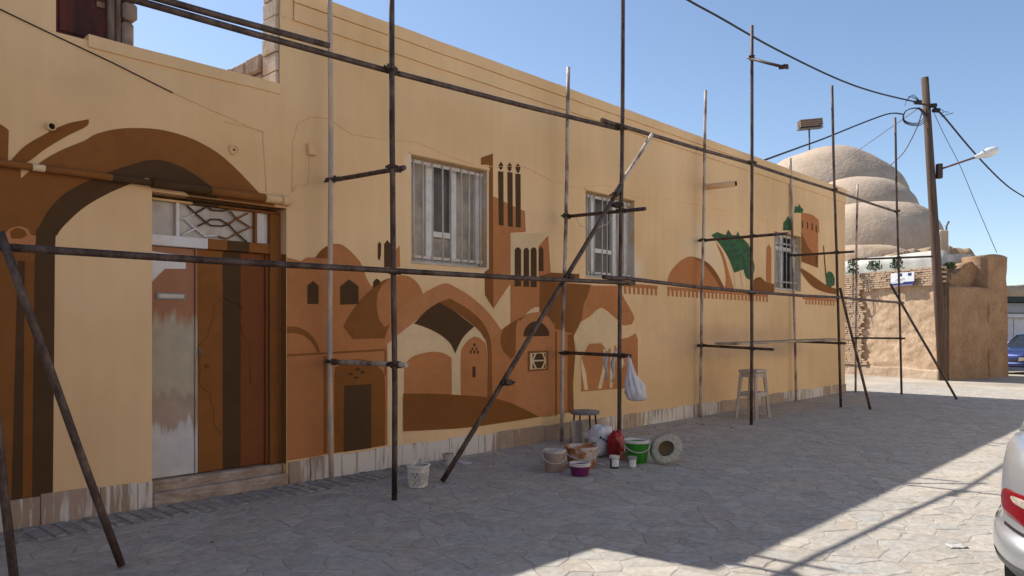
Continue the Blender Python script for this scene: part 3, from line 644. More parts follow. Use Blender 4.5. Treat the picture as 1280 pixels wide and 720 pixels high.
# wind tower
sh_('painted_tower_shade', [(601, 197), (616, 192), (616.5, 385.7), (606, 369), (605.5, 340), (611, 336), (611, 206), (601, 206)], 1, P_M, False)
sh_('painted_tower', [(616, 245), (634, 254), (656, 264), (657, 290), (638, 291), (638, 354), (616.5, 386)], 1, P_L, False)
for (l, r_, t, b) in ((622.5, 629, 214, 281.5), (634, 640.5, 215, 283), (644, 650.5, 217, 284)): sh_('painted_slat', [(l, t), (r_, t + .6), (r_ + .3, b + .6), (l + .5, b)], 2, P_D, False)
sheets('painted_finial', [[(624.5, 212), (623, 207), (626, 202), (629, 207), (627, 212)], [(635.5, 214), (633.8, 208), (637, 203), (640, 208), (638, 214)], [(646, 216), (644, 209), (647.3, 204), (650.5, 209.5), (648.5, 216)]], 2, P_D, H)
sh_('painted_gable', [(638, 291), (661, 292), (684, 290), (677, 302), (671, 309), (672, 346), (638, 346)], 2, P_C, False)
sh_('painted_gable_side', [(685, 294), (688, 341), (673, 345), (673, 308)], 3, P_L, False)
def archslot(l, r_, t, b): m_ = (l + r_) / 2; return [(l, b), (l, t + 3.5), (l + (r_ - l) * .2, t + 1), (m_, t), (r_ - (r_ - l) * .2, t + 1), (r_, t + 3.5), (r_, b)]
for (l, r_, t, b) in ((643, 651, 309, 358), (654, 661, 309.5, 358.5), (663, 670.5, 309, 359), (673, 679, 308.5, 339)): sh_('painted_arched_slot', archslot(l, r_, t, b), 4, P_D, False)
sh_('painted_band', [(674, 340), (724, 342.5), (724, 352), (674, 352)], 1, P_M, False)
sh_('painted_block', [(638, 346), (674, 347), (674, 390), (656, 394), (638, 404)], 1, P_L, False)
sh_('painted_block_shade', [(674, 351), (739, 356), (730, 380), (726, 401), (719, 415), (716, 421), (690, 414), (686, 402), (674, 390)], 2, P_M, False)
sh_('painted_shrine_wall', [(613, 424), (626, 412), (638, 404), (656, 394), (674, 388), (690, 410), (716, 417), (719, 440), (716, 480), (717, 515), (675, 521), (640, 505), (613, 497)], 3, P_L, False)
sh_('painted_shrine_roof', [(626.6, 416), (638, 404), (656.4, 394.5), (649, 402), (644.5, 412), (644, 441), (638, 449), (626.6, 435)], 4, P_M)
sh_('painted_shrine_arch', [(644.5, 512), (644.7, 412), (650.6, 400), (660, 393.5), (672, 390.6), (683.6, 395.5), (690.5, 404), (693, 414), (693, 519), (675, 521)], 5, P_L2)
sh_('painted_lunette', [(653.5, 420.7), (655.4, 412), (662, 404), (671, 401.5), (680, 406), (685.6, 414), (685.8, 420)], 6, P_D)
sh_('painted_sliver', [(656, 393.5), (662, 387.6), (668, 384), (673.5, 384), (673, 390), (664, 391)], 6, P_C)
sheets('painted_line', [[(693.5, 414), (696, 415), (696, 519), (693.5, 519.5)], [(709, 418), (716, 417.5), (719, 440), (716, 480), (717, 515), (709, 516)]], 4, P_M, H)
sh_('painted_grille_frame', [(659, 439), (685, 438), (685, 462.5), (659, 464.5)], 6, P_M, False)
sh_('painted_grille', [(662, 441.5), (682, 440.5), (682, 460.5), (662, 462)], 7, P_C, False)
sheets('painted_grille_cell', [[(665, 442.5), (667.5, 442.3), (665, 449)], [(670, 442), (676.5, 441.7), (680, 449.5), (666.5, 450)], [(679, 441.6), (681.3, 441.5), (681.3, 448)], [(666.5, 452), (680, 451.5), (676, 460), (670.5, 460.4)], [(665, 453), (668, 460.6), (665, 460.8)], [(681.3, 453), (681.3, 459.8), (678.5, 460)]], 8, P_D, H)
# camel
sh_('painted_sky_dome', [(738, 357), (774, 357), (779, 371), (792, 395.5), (789, 405.5), (779, 407), (765.5, 394), (754, 385.5), (746.7, 386.7), (736.7, 395.5), (726, 402), (731, 380)], 3, P_L)
sh_('painted_ground_patch', [(736, 430), (750, 429), (758, 436), (766, 432), (772, 424), (785, 422), (794, 416.7), (797, 424), (797, 484), (726.7, 489.5), (726.7, 446)], 3, P_L, False)
sheets('painted_camel_leg', [[(726, 446), (732, 466), (734.5, 487), (730.5, 487.5), (727.5, 470), (725, 455)], [(754, 436), (760, 437), (758, 455), (751.5, 485.5), (747, 486), (753, 460)], [(763, 434), (767.5, 433), (767, 460), (765, 484.5), (761.5, 485)], [(769, 430), (774, 428), (780, 455), (777, 460)]], 4, P_C, H)
sh_('painted_camel_body', [(736, 429), (750, 428), (758, 437), (767, 433), (773, 425), (770, 405), (754, 388), (746, 389), (737, 398), (726, 404), (719, 416), (717, 424), (722, 440), (727, 446)], 4, P_C)
# dentil frieze running on to the right
def fr(px, off): return HY - (HY - 354) * (1533 - px) / (1533 - 780) + off * (1533 - px) / (1533 - 780)
polys = []
for (a_, b_) in ((779, 822), (834, 960), (1003, 1045)): polys.append([(a_, fr(a_, 0)), (b_, fr(b_, 0)), (b_, fr(b_, 4.5)), (a_, fr(a_, 4.5))])
px = 780.0
while px < 1044:
    s = (1533 - px) / 753.0
    if not (822 < px < 834 or 960 < px < 1003): polys.append([(px, fr(px, 4.4)), (px + 2.9 * s, fr(px + 2.9 * s, 4.4)), (px + 2.9 * s, fr(px + 2.9 * s, 13)), (px, fr(px, 13))])
    px += 5.6 * s
sheets('painted_frieze', polys, 1, P_L, H, stuff=True)
sh_('painted_far_dome', [(834, 353), (837, 342), (847, 329), (860, 321), (872, 322.5), (885, 329), (896, 342), (906, 361)], 0, P_L)
sh_('painted_far_dome_shade', [(866, 321), (872, 322.5), (885, 329), (896, 342), (906, 361), (900, 360.5), (891, 345), (879, 330)], 1, P_M)
sh_('painted_rib', [(894, 302), (904, 317), (910, 337), (917, 361), (906, 361), (907, 345), (902.5, 322.5)], 1, P_L)
sh_('painted_tree', [(889, 294), (896, 290), (907, 294), (910, 287), (915, 294), (920, 294), (922, 289), (925, 295), (935, 305), (939, 317), (943, 335), (938, 350), (932.5, 347), (929, 337), (917.5, 341), (910, 322), (900, 306)], 2, P_G)
sheets('painted_column', [[(917, 342), (923, 340), (925, 362), (919, 361.5)], [(925, 338), (929, 337), (933.5, 363), (928.5, 362.5)]], 3, P_C, H)
sh_('painted_obelisk', [(960.5, 305), (958, 310), (957.5, 356), (964, 356.5), (964, 310)], 0, P_L, False)
sh_('painted_hill', [(941, 352), (946, 347), (951, 346.5), (957.5, 352.5), (967.5, 355), (967.5, 365), (940, 364)], 1, P_M)
sh_('painted_round_tower', [(1001.5, 266), (1014, 268), (1023, 275), (1024, 290.6), (1022.6, 292.5), (1022.6, 335), (1001.5, 327)], 0, P_L)
sh_('painted_tower_base', [(1001.5, 290), (1012, 312), (1022.6, 318), (1022.6, 335), (1001.5, 327)], 1, P_M)
sheets('painted_loophole', [[(x_ - .8, y_), (x_ + .8, y_), (x_ + .8, y_ + 9), (x_ - .8, y_ + 9)] for x_, y_ in ((1003, 276), (1009, 277.5), (1015, 279), (1020, 282), (1020.3, 320))], 2, P_D, H)
sh_('painted_ramp', [(1001.5, 335), (1014, 343), (1032, 356), (1045, 361), (1045, 368), (1028, 364.5), (1014, 357), (1001.5, 341)], 1, P_M)
sh_('painted_bush', [(1001.5, 266), (992, 266), (994, 257), (997, 259), (999, 255), (1001, 259), (1004, 262), (1003, 266)], 1, P_G, False)
sh_('painted_bush', [(978.5, 288), (979, 278), (982, 275), (985, 270), (988, 275), (990.5, 277), (990.5, 288)], 1, P_G, False)
sh_('painted_sapling_trunk', [(1028.6, 307), (1029.6, 307), (1033, 346), (1031.5, 346)], 1, P_D, False)
sh_('painted_sapling', [(1032, 344), (1035.6, 339), (1040, 341), (1043, 348), (1043, 356), (1038, 359), (1033, 357)], 2, P_G)

# ---------------- fittings on the wall
yp = WY - 0.05
def wp(px, py, y=yp): return onY(px, py, y)
def pseg(a_, b_, mat, r=0.042):
    f_ = lambda px: 203.5 + (251 - 203.5) * px / 357.0
    tube('gas_pipe', [wp(a_, f_(a_)), wp((a_ + b_) / 2, f_((a_ + b_) / 2)), wp(b_, f_(b_))], r, mat, house, 12)
pseg(-40, 40, P_M, .03); pseg(40, 56, P_C, .03); pseg(56, 140, P_M, .03); pseg(140, 190, P_D, .03); pseg(190, 263, P_D); pseg(263, 331, P_M); pseg(331, 352, M_WALL)
e = wp(352, 250.3); tube('gas_pipe_elbow', [e, e + Vector((.045, 0, 0)), e + Vector((.075, .02, 0)), e + Vector((.085, .049, 0))], 0.05, M_WALL, house, 12)
c = onY(62, 159, WY); lathe('vent_pipe', [(0.034, -0.02), (0.034, .05), (.026, .05), (.026, -.01)], c, M_WALL, house, 18, axis=(0.1, -1, 0.0)); lathe('vent_hole', [(0.025, 0.03), (0.001, .031)], c, M_BLACK, house, 18, axis=(.1, -1, 0))
c = onY(292, 187.5, WY); lathe('socket_box', [(0.05, -.01), (0.05, .018), (.04, .02), (.034, .006), (.012, .006), (.012, .012), (.001, .012)], c, M_WALL, house, 18, axis=(0, -1, 0)); lathe('socket_hole', [(0.011, 0.014), (.001, .0145)], c, M_BLACK, house, 10, axis=(0, -1, 0))
c = onY(388, 188, WY); box('junction_box', c.x - .045, c.x + .05, WY - .05, WY - .001, c.z - .055, c.z + .06, M_WALL, house, .006); c = onY(387, 203, WY); box('switch_box', c.x - .012, c.x + .012, WY - .012, WY, c.z - .07, c.z + .06, M_WALL, house, .003)
# drain spout
a_ = onY(881, 234.5, WY); tube('drain_spout', [a_ + Vector((0, 0.1, .01)), a_ + Vector((0.0, -.25, 0)), a_ + Vector((0.0, -.62, -.005))], 0.055, M_WALL, house, 16)
lathe('spout_mouth', [(0.046, 0.0), (0.001, .001)], a_ + Vector((0.0, -.6215, -.005)), M_BLACK, house, 16, axis=(0, -1, 0))
# painted-over cables clipped along the wall
def cable(pts, r=0.007, name='wall_cable', m=M_WALL): tube(name, [wp(p[0], p[1], WY - .002) for p in pts], r, m, house, 6)
cable([(410, 148), (440, 168), (480, 174), (520, 177), (560, 195), (600, 208), (655, 208), (690, 226), (720, 234), (756, 231), (795, 247), (836, 248.5), (891, 260), (951, 274.5), (966, 279)], .004)
cable([(365, 240), (366, 180), (372, 155), (390, 146), (410, 148)], .006); cable([(328, 165), (331, 205), (333, 240)], .005)
cable([(330, 164), (305, 158), (280, 152)], .005); cable([(366, 240), (370, 232), (385, 230), (387, 210)], .005)
tube('service_wire', [wp(-60, -20, WY - .012), wp(0, 11.5, WY - .012), wp(70, 45, WY - .01), wp(140, 78, WY - .01), wp(216, 116, WY - .01)], .0055, M_CABLE, house, 6)
cable([(216, 116), (270, 140), (330, 166)], .005)

# ------------------------------------------------------------------ unseen houses behind the viewer, added for bounce light on the mural wall
opp = thing('added_bounce_house', (8, -3.7, 0), 'unseen pale plastered house added across the street to bounce light onto the mural', 'house')
M_OPP = surf('pale_bounce_plaster', (0.80, 0.70, 0.56), var=.06, scale=.8, rough=.9, bump=.3)
box('wall', 3.2, 34, -9, -3.7, -.05, 6.4, M_OPP, opp); box('coping', 3.15, 34.1, -9.1, -3.64, 6.402, 6.55, M_OPP, opp, .02); box('plinth', 3.2, 34, -3.699, -3.67, -.05, .35, M_STEP, opp)
for x_ in (6, 15, 25):
    box('door', x_, x_ + 1.3, -3.699, -3.65, .0, 2.3, M_OLDWOOD, opp, .01); box('window', x_ + 3, x_ + 4.3, -3.699, -3.66, 1.2, 2.5, G_DARK, opp, .01)
opp2 = thing('added_dim_house', (-4, -4.2, 0), 'unseen brown mud house added beside the pale one to dim the bounce light', 'house')  # added out of view, darker so the wall's left end gets less bounce
box('wall', -12, 3.1, -9, -4.2, -.05, 4.6, M_MUD, opp2); box('door', -4, -2.7, -4.199, -4.14, 0, 2.2, M_OLDWOOD, opp2, .01); box('coping', -12.05, 3.15, -9.05, -4.12, 4.602, 4.75, M_MUD, opp2, .03)
# ------------------------------------------------------------------ scaffold
scaf = thing('scaffold', (8, 5.7, 0), 'rusty tubular scaffold of clamped pipes standing along the painted wall', 'scaffold')
PR = 0.0265
def wob(a_, b_, n, amp, seed):
    out = []
    for i in range(n + 1):
        t = i / n; p = a_.lerp(b_, t); k = math.sin(math.pi * t) ** .5 if 0 < t < 1 else 0
        out.append(p + Vector((noise.noise(Vector((t * 2.1, seed, 0))), noise.noise(Vector((t * 2.1, seed, 5))), 0)) * amp * k)
    return out
def gpos(px, py): return onG(px, py)
def upright(px, py, tpx, tpy, mat, seed, r=PR, amp=.03):
    b = gpos(px, py); Zb = b.dot(F); top = at(tpx, tpy, Zb)
    pts = wob(b, top, 10, amp, seed); tube('upright_pole', pts, r, mat, scaf, 12); return b, top
UP = {}
for k, args in dict(A=(493, 625, 489.5, -40), B=(774, 567.6, 779, -60), C=(939, 531, 940, 32), D=(1051, 509, 1040, 107), E=(1127, 493, 1119, 147)).items(): UP[k] = upright(*args, M_PIPE, hash(k) % 7 + ord(k))
for k, args in dict(a=(414, 601, 412, -60), b=(702, 552, 710.5, 84), c=(875, 521.5, 882, 113), d=(995, 501.5, 988, 198), e=(1069.5, 490.5, 1072, 230)).items(): UP[k] = upright(*args, M_PIPE3 if k == 'a' else M_PIPE2, ord(k))
def on_up(k, z):
    b, t = UP[k]; s = (z - b.z) / (t.z - b.z); return b.lerp(t, s)
def on_px(k, py):
    b, t = UP[k]; lo, hi = 0.0, 1.0
    Zb = b.dot(F); z = CAMH + (HY - py) / FPX * Zb; return on_up(k, z)
def clampmesh():
    g_ = []
    g_.append(boxgeo(-.036, .036, -.036, .036, -.03, .03)); g_.append(boxgeo(.02, .075, -.012, .012, -.022, .022)); g_.append(boxgeo(-.075, -.02, -.014, .014, -.02, .02))
    g_.append(tubegeo([(.05, -.05, 0), (.05, .05, 0)], .008, 6)); g_.append(tubegeo([(-.055, -.05, 0), (-.055, .045, 0)], .008, 6)); g_.append(boxgeo(.037, .063, -.056, -.042, -.012, .012)); g_.append(boxgeo(-.068, -.042, .04, .054, -.012, .012))
    v, f = merge(g_); me = bpy.data.meshes.new('clamp'); me.from_pydata([Vector(p) for p in v], [], f); me.materials.append(M_CLAMP); me.update(); return me
CL = clampmesh()
def clamp(p, rz=None, rx=0.0):
    o = bpy.data.objects.new('clamp', CL); link(o, scaf); o.location = p - WLOC[scaf.name]; o.rotation_euler = (rx + random.uniform(-.25, .25), random.uniform(-.2, .2), random.uniform(0, 6.28) if rz is None else rz); return o
off = Vector((0, -0.054, 0)); offb = Vector((0, .054, 0))
# lower ledger in two lengths, upper ledger rising slightly to the far end
lowA = [onY(-80, 303.5, UP['A'][0].y - .054), on_px('A', 339) + off, on_px('B', 353.5) + off, on_px('C', 366) + off, on_px('D', 372) + off, on_px('E', 378.5) + off]
def pole(name, pts, mat, r=PR, n=12): return tube(name, pts, r, mat, scaf, n)
def mids(pts, amp=.012, seed=1.0):
    out = []
    for i in range(len(pts) - 1):
        out.append(pts[i]); out.append(pts[i].lerp(pts[i + 1], .5) + Vector((0, amp * noise.noise(Vector((i * 3.3, seed, 1))), -abs(amp) * .6 + amp * noise.noise(Vector((i * 2.3, seed, 7))))))
    out.append(pts[-1]); return out
pole('ledger_pole', mids([lowA[0], lowA[1], lowA[2], lowA[2] + (lowA[3] - lowA[2]) * .06]), M_PIPE)
pole('ledger_pole', mids([x_ + Vector((0, -.0, .056)) for x_ in (lowA[2] + (lowA[1] - lowA[2]) * .12, lowA[2])] + [lowA[3] + Vector((0, 0, .01)), lowA[4], lowA[5] + Vector((.12, 0, 0))], seed=4), M_PIPE)
up0 = at(60, -31, UP['A'][0].dot(F) - 1.9)
uA, uB, uC, uD, uE = on_px('A', 87) + offb, on_px('B', 160) + offb, on_px('C', 203) + offb, on_px('D', 237) + offb, on_px('E', 264) + offb
pA = onY(60, -31, uA.y)
pole('ledger_pole', mids([pA, uA, uB]), M_PIPE); pole('ledger_pole', mids([uB + Vector((-.35, .0, .045)), uB + Vector((.05, 0, .05)), uC, uD, uE], seed=3), M_PIPE)
q0, q1 = onY(110, -27, uA.y + .02), onY(411, 57, uA.y + .02)
pole('ledger_pole', mids([q0, q1]), M_PIPE)
# braces
bb, bt = gpos(553, 604), onY(815, 168, UP['B'][0].y - .10)
pole('brace_pole', wob(bb + Vector((0, 0, .02)), bb.lerp(bt, .82), 8, .02, 5), M_PIPE, .0275); pole('brace_pole', wob(bb.lerp(bt, .79) + Vector((0, .03, 0)), bt, 3, .01, 8), M_PIPE2, .024)
for (g0, tp, Yt) in (((152, 710), (0, 290), lowA[0].y - .05), ((1088, 513), (1050, 360), UP['D'][0].y - .06), ((1196, 500), (1113, 355), UP['E'][0].y - .06), ((20, 745), (-18, 420), lowA[0].y - .1)):
    b_ = gpos(*g0); t_ = onY(tp[0], tp[1], Yt); pole('brace_pole', wob(b_ + Vector((0, 0, .015)), t_, 5, .012, g0[0]), M_PIPE)
# cross pipes between the two rows
def cross(f_, b_, zf, zb, outl, inl=.12, mat=M_PIPE, side=1):
    pf, pb = on_px(f_, zf) + Vector((.054 * side, 0, 0)), on_px(b_, zb) + Vector((.054 * side, 0, 0)); d = (pf - pb).normalized()
    pole('cross_pole', wob(pb - d * inl, pf + d * outl, 4, .008, zf), mat, .024); clamp(pf - Vector((.03 * side, 0, 0)), 0); clamp(pb - Vector((.03 * side, 0, 0)), 0)
cross('A', 'a', 210, 224, .12, .1); cross('A', 'a', 456, 452.5, .14, .1, M_PIPE2)
cross('B', 'b', 263, 270, .42, .1); cross('B', 'b', 444.5, 441, .16, .1)
cross('C', 'c', 295, 300, .75, .14); cross('C', 'c', 435.5, 432, .45, .12)
cross('D', 'd', 315.5, 319, .45, .12); cross('D', 'd', 429, 427, .16, .2)
cross('E', 'e', 322, 324, .75, .12); cross('E', 'e', 423, 422.5, .1, .12)
t_ = on_px('C', 72) ; e_ = at(985, 85, t_.dot(F) - .5); pole('cross_pole', [t_ + Vector((-.05, .05, .0)), t_.lerp(e_, .5) + Vector((0, .03, 0)), e_], M_PIPE, .024); clamp(t_); clamp(e_ + (t_ - e_) * .12)
for k, pys in dict(A=(87, 339), B=(160, 353.5), C=(203, 366), D=(237, 372), E=(264, 378.5)).items():
    for py in pys: clamp(on_px(k, py))
clamp(onY(772, 256, UP['B'][0].y - .06)); clamp(bb.lerp(bt, .79)); clamp(onY(712, 345, lowA[1].y)); clamp(onY(634, 478, (bb.y + bt.y) / 2))
# binding wire on the second bay
pb = on_px('b', 272)
tube('tie_wire', [pb + Vector((.12, -.1, 0)), pb + Vector((.16, -.12, -.1)), pb + Vector((.3, -.25, -.17)), pb + Vector((.45, -.4, -.08)), pb + Vector((.5, -.45, .02))], .006, M_BAR, scaf, 5)
# board on the two low cross pipes
pc, pd = on_px('c', 432), on_px('d', 427)
zz = max(pc.z, pd.z) + .05
pl = box('plank', pc.x - .2, pd.x + .75, 6.12, 6.55, 0, .04, surf('grey_board_wood', (0.40, 0.31, 0.24), var=.2, scale=5, rough=.9, bump=.4, stretch=(.5, 4, 4)), None, .004)
pl.location.z = on_px('c', 432).z + .026; pl.rotation_euler.y = -math.atan2(pd.z - pc.z, pd.x - pc.x); pl.location.z = (pc.z + pd.z) / 2 + .028
tag(pl, 'long grey wooden board lying across the low scaffold pipes near the wall', 'plank')

# ------------------------------------------------------------------ painter's things on the street
def basket():
    b = gpos(523, 608); th = thing('basket', b, 'white lattice plastic basket with a raised handle on the paving', 'basket')
    m = plastic('white_basket_plastic', (0.66, 0.63, 0.56)); L_, W_, Hh = .125, .095, .21
    ca, sa = math.cos(.55), math.sin(.55)
    def tr(x, y, z): s = 0.82 + .18 * z / Hh; return b + Vector((x * s * ca - y * s * sa, x * s * sa + y * s * ca, z))
    def ringpts(z, k=1.0):
        out = []
        for i in range(24):
            t = 2 * math.pi * i / 24; c_, s_ = math.cos(t), math.sin(t)
            out.append(tr(math.copysign(abs(c_) ** .5, c_) * L_ * k, math.copysign(abs(s_) ** .5, s_) * W_ * k, z))
        return out
    tube('rim', ringpts(Hh) + [ringpts(Hh)[0], ringpts(Hh)[1]], .011, m, th, 8)
    tube('rim', ringpts(Hh - .05) + [ringpts(Hh - .05)[0]], .006, m, th, 6)
    base = ringpts(.012) + ringpts(0.0); part('floor', base, [tuple(range(24)), tuple(range(47, 23, -1))] + [(i, i + 24, (i + 1) % 24 + 24, (i + 1) % 24) for i in range(24)], m, th)
    tube('rim', ringpts(.014) + [ringpts(.014)[0]], .009, m, th, 6)
    lo, mi, hi = ringpts(.014), ringpts(.085), ringpts(Hh - .05); g_ = []
    for i in range(24):
        j = (i + 2) % 24; g_.append(tubegeo([lo[i], hi[j]], .0065, 4)); g_.append(tubegeo([lo[j], hi[i]], .0065, 4))
    v, f = merge(g_); part('lattice', v, f, m, th)
    up_ = ringpts(Hh); up2 = ringpts(Hh - .05); v = up_ + up2; part('collar', v, [(i, (i + 1) % 24, (i + 1) % 24 + 24, i + 24) for i in range(24)], m, th)
    hp = []
    for i in range(9):
        t = math.pi * i / 8; hp.append(tr(math.cos(t) * L_ * 1.02, -.03 * math.sin(t) + .03, Hh + math.sin(t) * .075))
    tube('handle', hp, .008, m, th, 8)
    part('rag', [tr(x_ * .1, y_ * .075, Hh - .03 + .03 * noise.noise(Vector((x_ * 2, y_ * 2, 4)))) for x_ in (-1, -.5, 0, .5, 1) for y_ in (-1, -.5, 0, .5, 1)], [(i * 5 + j, i * 5 + j + 5, i * 5 + j + 6, i * 5 + j + 1) for i in range(4) for j in range(4)], surf('grey_rag', (0.28, 0.25, 0.22), var=.3, scale=20), th)
basket()
def bucket(name, px, py, r0, r1, h, body, label, cat='bucket', inside=None, rim=None, handle=None, lid=None, label_m=None, drips=None, group=None, upd=None):
    b = gpos(px, py); th = thing(name, b, label, cat, group)
    lathe('body', [(r0 * .96, 0.0), (r0, .006), (r1, h - .02), (r1 + .006, h - .018), (r1 + .006, h - .004), (r1, h), (r1 - .006, h), (r1 - .007, h - .03), (r0 * .9, h - .06 if inside else .02)], b, body, th, 32)
    if inside: lathe('paint', [(r1 * .95, h - .045), (.001, h - .043)], b, inside, th, 24)
    if rim: lathe('rim', [(r1 + .007, h - .03), (r1 + .01, h - .028), (r1 + .011, h + .004), (r1 - .005, h + .006), (r1 - .009, h - .02)], b, rim, th, 32, cap=False)
    if lid: lathe('lid', [(r1 + .008, h - .022), (r1 + .009, h + .006), (r1 - .012, h + .010), (r1 - .02, h + .003), (.001, h + .004)], b, lid, th, 32)
    if label_m:
        v, f = lathegeo([(r0 + (r1 - r0) * t + .0015, h * t) for t in (.16, .5, .8)], b, 36, cap=False); part('label', v, [q for i, q in enumerate(f) if len(q) == 4 and (i % 36) in range(18, 33)], label_m, th, smooth=True)
    if handle:
        hp = []; dirv = Vector((SA, -CA, 0)); fw = Vector((-CA, -SA, 0))
        for i in range(13):
            t = math.pi * i / 12; hp.append(b + dirv * (math.cos(t) * (r1 + .012)) + fw * (math.sin(t) * (r1 + .012)) + Vector((0, 0, h - .03 + math.sin(t) * (-.10 if handle == 'down' else .09))))
        tube('handle', hp, .006, M_BAR if handle != 'up' else M_WIRE, th, 6)
    return th, b
bk_beige = surf('beige_bucket_plastic', (0.40, 0.30, 0.25), var=.12, rough=.5, bump=.1)
bucket('paint_bucket', 693, 589, .105, .125, .235, bk_beige, 'dirty beige bucket with a pale lid beside the orange-smeared tub', lid=surf('smeared_lid', (.55, .5, .45), var=.2, scale=14), handle='down')
rust = surf('orange_paint_smear', (0.55, 0.5, 0.45), col2=(0.40, 0.16, 0.05), scale=7, rough=.6, bump=.1, ramp=(.45, .55), stretch=(1, 1, 1.6))
bucket('paint_tub', 727, 584, .15, .19, .25, rust, 'wide white tub smeared with orange paint behind the purple tin', inside=surf('orange_paint', (.33, .14, .05), rough=.4, var=.1, bump=0), handle='down')
purple = plastic('purple_tin', (0.16, 0.018, 0.10))
bucket('paint_pail', 725, 594, .095, .11, .135, purple, 'squat purple paint pail with a white rim on the paving', inside=surf('plum_paint', (.1, .02, .07), rough=.4, bump=0), rim=plastic('white_rim', (.62, .6, .57)), label_m=None)
bucket('paint_tin', 768, 585, .05, .052, .135, plastic('dark_green_tin', (0.02, 0.05, 0.035)), 'small dark green paint tin with white label and lid', 'tin', lid=plastic('tin_lid', (.6, .58, .53)), label_m=P_W)
bucket('paint_tin', 790, 585, .045, .046, .125, plastic('clear_jar', (0.36, 0.34, 0.32)), 'small round jar with a white label in front of the green bucket', 'tin', lid=surf('jar_lid', (.34, .32, .3), var=.2), label_m=P_W)
bucket('paint_bucket', 796, 578, .12, .145, .27, plastic('green_bucket', (0.035, 0.23, 0.02)), 'bright green plastic bucket with white rim and wire handle', rim=plastic('bucket_rim', (.66, .65, .62)), handle='down', inside=surf('white_emulsion', (.7, .68, .64), rough=.4, var=.1, bump=0))
bucket('paint_tin', 743, 571, .06, .065, .24, plastic('white_tin', (.58, .55, .5)), 'white paint tin standing against the printed white sack', 'tin', lid=plastic('tin_lid2', (.64, .61, .56)), label_m=surf('grey_print', (.2, .2, .2), var=.1))
bucket('paint_tin', 734, 569, .05, .053, .27, plastic('cream_tin', (.55, .5, .4)), 'narrow cream tin with brown band between tub and stool', 'tin', lid=plastic('tin_lid3', (.6, .57, .5)), label_m=surf('ochre_band', (.3, .2, .07), var=.1))
bucket('paint_can', 560, 580, .06, .064, .125, surf('splattered_can', (.5, .46, .42), col2=(.1, .07, .06), scale=16, rough=.5, ramp=(.42, .5)), 'small paint can with dried dark drips by the wall foot', 'can', inside=surf('dried_brown_paint', (.06, .03, .02), rough=.5, bump=0))
for (px, py, r_, dx, lb) in ((582, 579, .075, .1, 'flat lilac plastic lid lying right of the splattered can'), (573, 577.5, .05, -.05, 'small pale lid lying half under the larger lilac lid'), (752, 581, .045, .0, 'cream lid lying on the paving beside the green tin')):
    b = gpos(px, py); o = lathe('pot_lid', [(r_, 0), (r_, .012), (r_ * .9, .014), (r_ * .86, .008), (.001, .009)], b, plastic('lilac_lid' if px < 600 else 'cream_lid', (.5, .46, .56) if px < 600 else (.58, .54, .47)), None, 24); tag(o, lb, 'lid')
# sack and red bag
def blob(name, c, sx, sy, sz, mat, parent=None, seed=0.0, amp=.12, fr_=2.2, n=28, m=16, flat=.0, ridged=False, squ=.75):
    V = []; Fc = []
    for j in range(m + 1):
        ph = math.pi * j / m; 
        for i in range(n):
            t = 2 * math.pi * i / n
            d = Vector((math.copysign(abs(math.sin(ph) * math.cos(t)) ** squ, math.cos(t)), math.copysign(abs(math.sin(ph) * math.sin(t)) ** squ, math.sin(t)), math.copysign(abs(math.cos(ph)) ** squ, math.cos(ph))))
            nv = noise.fractal(d * fr_ + Vector((seed, seed * 1.7, 0)), 1.0, 2.0, 4) if not ridged else noise.noise(d * fr_ + Vector((seed, 0, 0))) * .6 + .7 * abs(noise.noise(d * fr_ * 2.3 + Vector((0, seed, 0)))) 
            d = d * (1 + amp * nv); p = Vector((d.x * sx, d.y * sy, d.z * sz)); p.z = max(p.z, -sz * (1 - flat)); V.append(Vector(c) + p)
    for j in range(m):
        for i in range(n): i2 = (i + 1) % n; Fc.append((j * n + i, (j + 1) * n + i, (j + 1) * n + i2, j * n + i2))
    Fc.append(tuple(range(n))[::-1] if False else tuple(range(n))); Fc.append(tuple(range(m * n, m * n + n))[::-1])
    return recalc(part(name, V, Fc, mat, parent, smooth=True))
b = gpos(753, 570); th = thing('plaster_sack', b, 'white printed sack with yellow side patch leaning behind the paint tins', 'sack')
blob('bag', b + Vector((0, 0.02, .185)), .15, .125, .195, plastic('sack_white', (.62, .62, .64), .5, bump=.2), th, 2.1, .2, 2.0, 44, 26, flat=.12, ridged=True, squ=.65)
bf = -F
def print_(name, poly, mat, Z):
    V = [at(p[0], p[1], Z) for p in poly]; return V
def onsack(name, polys, mat, c, rx):
    V = []; Fc = []
    for p in polys:
        k = len(V)
        for (u, v_) in p: V.append(c + Rv * u + Vector((0, 0, v_)) - F * (rx + .012 - 0.9 * (u * u + (v_) ** 2)))
        Fc.append(tuple(range(k, k + len(p))))
    return part(name, V, Fc, mat, th)
cs = b + Vector((0, .02, .2))
blue = surf('blue_print', (0.045, 0.07, 0.16), var=.1)
onsack('print', [[(-.03 + i * .035, .075 - i * .022), (-.005 + i * .035, .06 - i * .022), (-.015 + i * .035, .03 - i * .022), (-.04 + i * .035, .045 - i * .022)] for i in range(4)], blue, cs, .155)
onsack('print', [[(-.05, .0), (.0, -.02), (-.005, -.13), (-.04, -.13)]], surf('yellow_print', (.50, .36, .02), var=.1), cs, .140)
b = gpos(772, 573); o = blob('red_bag', b + Vector((0, 0.03, .155)), .095, .09, .165, plastic('red_plastic_bag', (.33, .012, .014), .35), None, 4.4, .33, 2.6, 36, 22, flat=.08, ridged=True); tag(o, 'crumpled red plastic bag at the foot of a scaffold pole', 'bag')
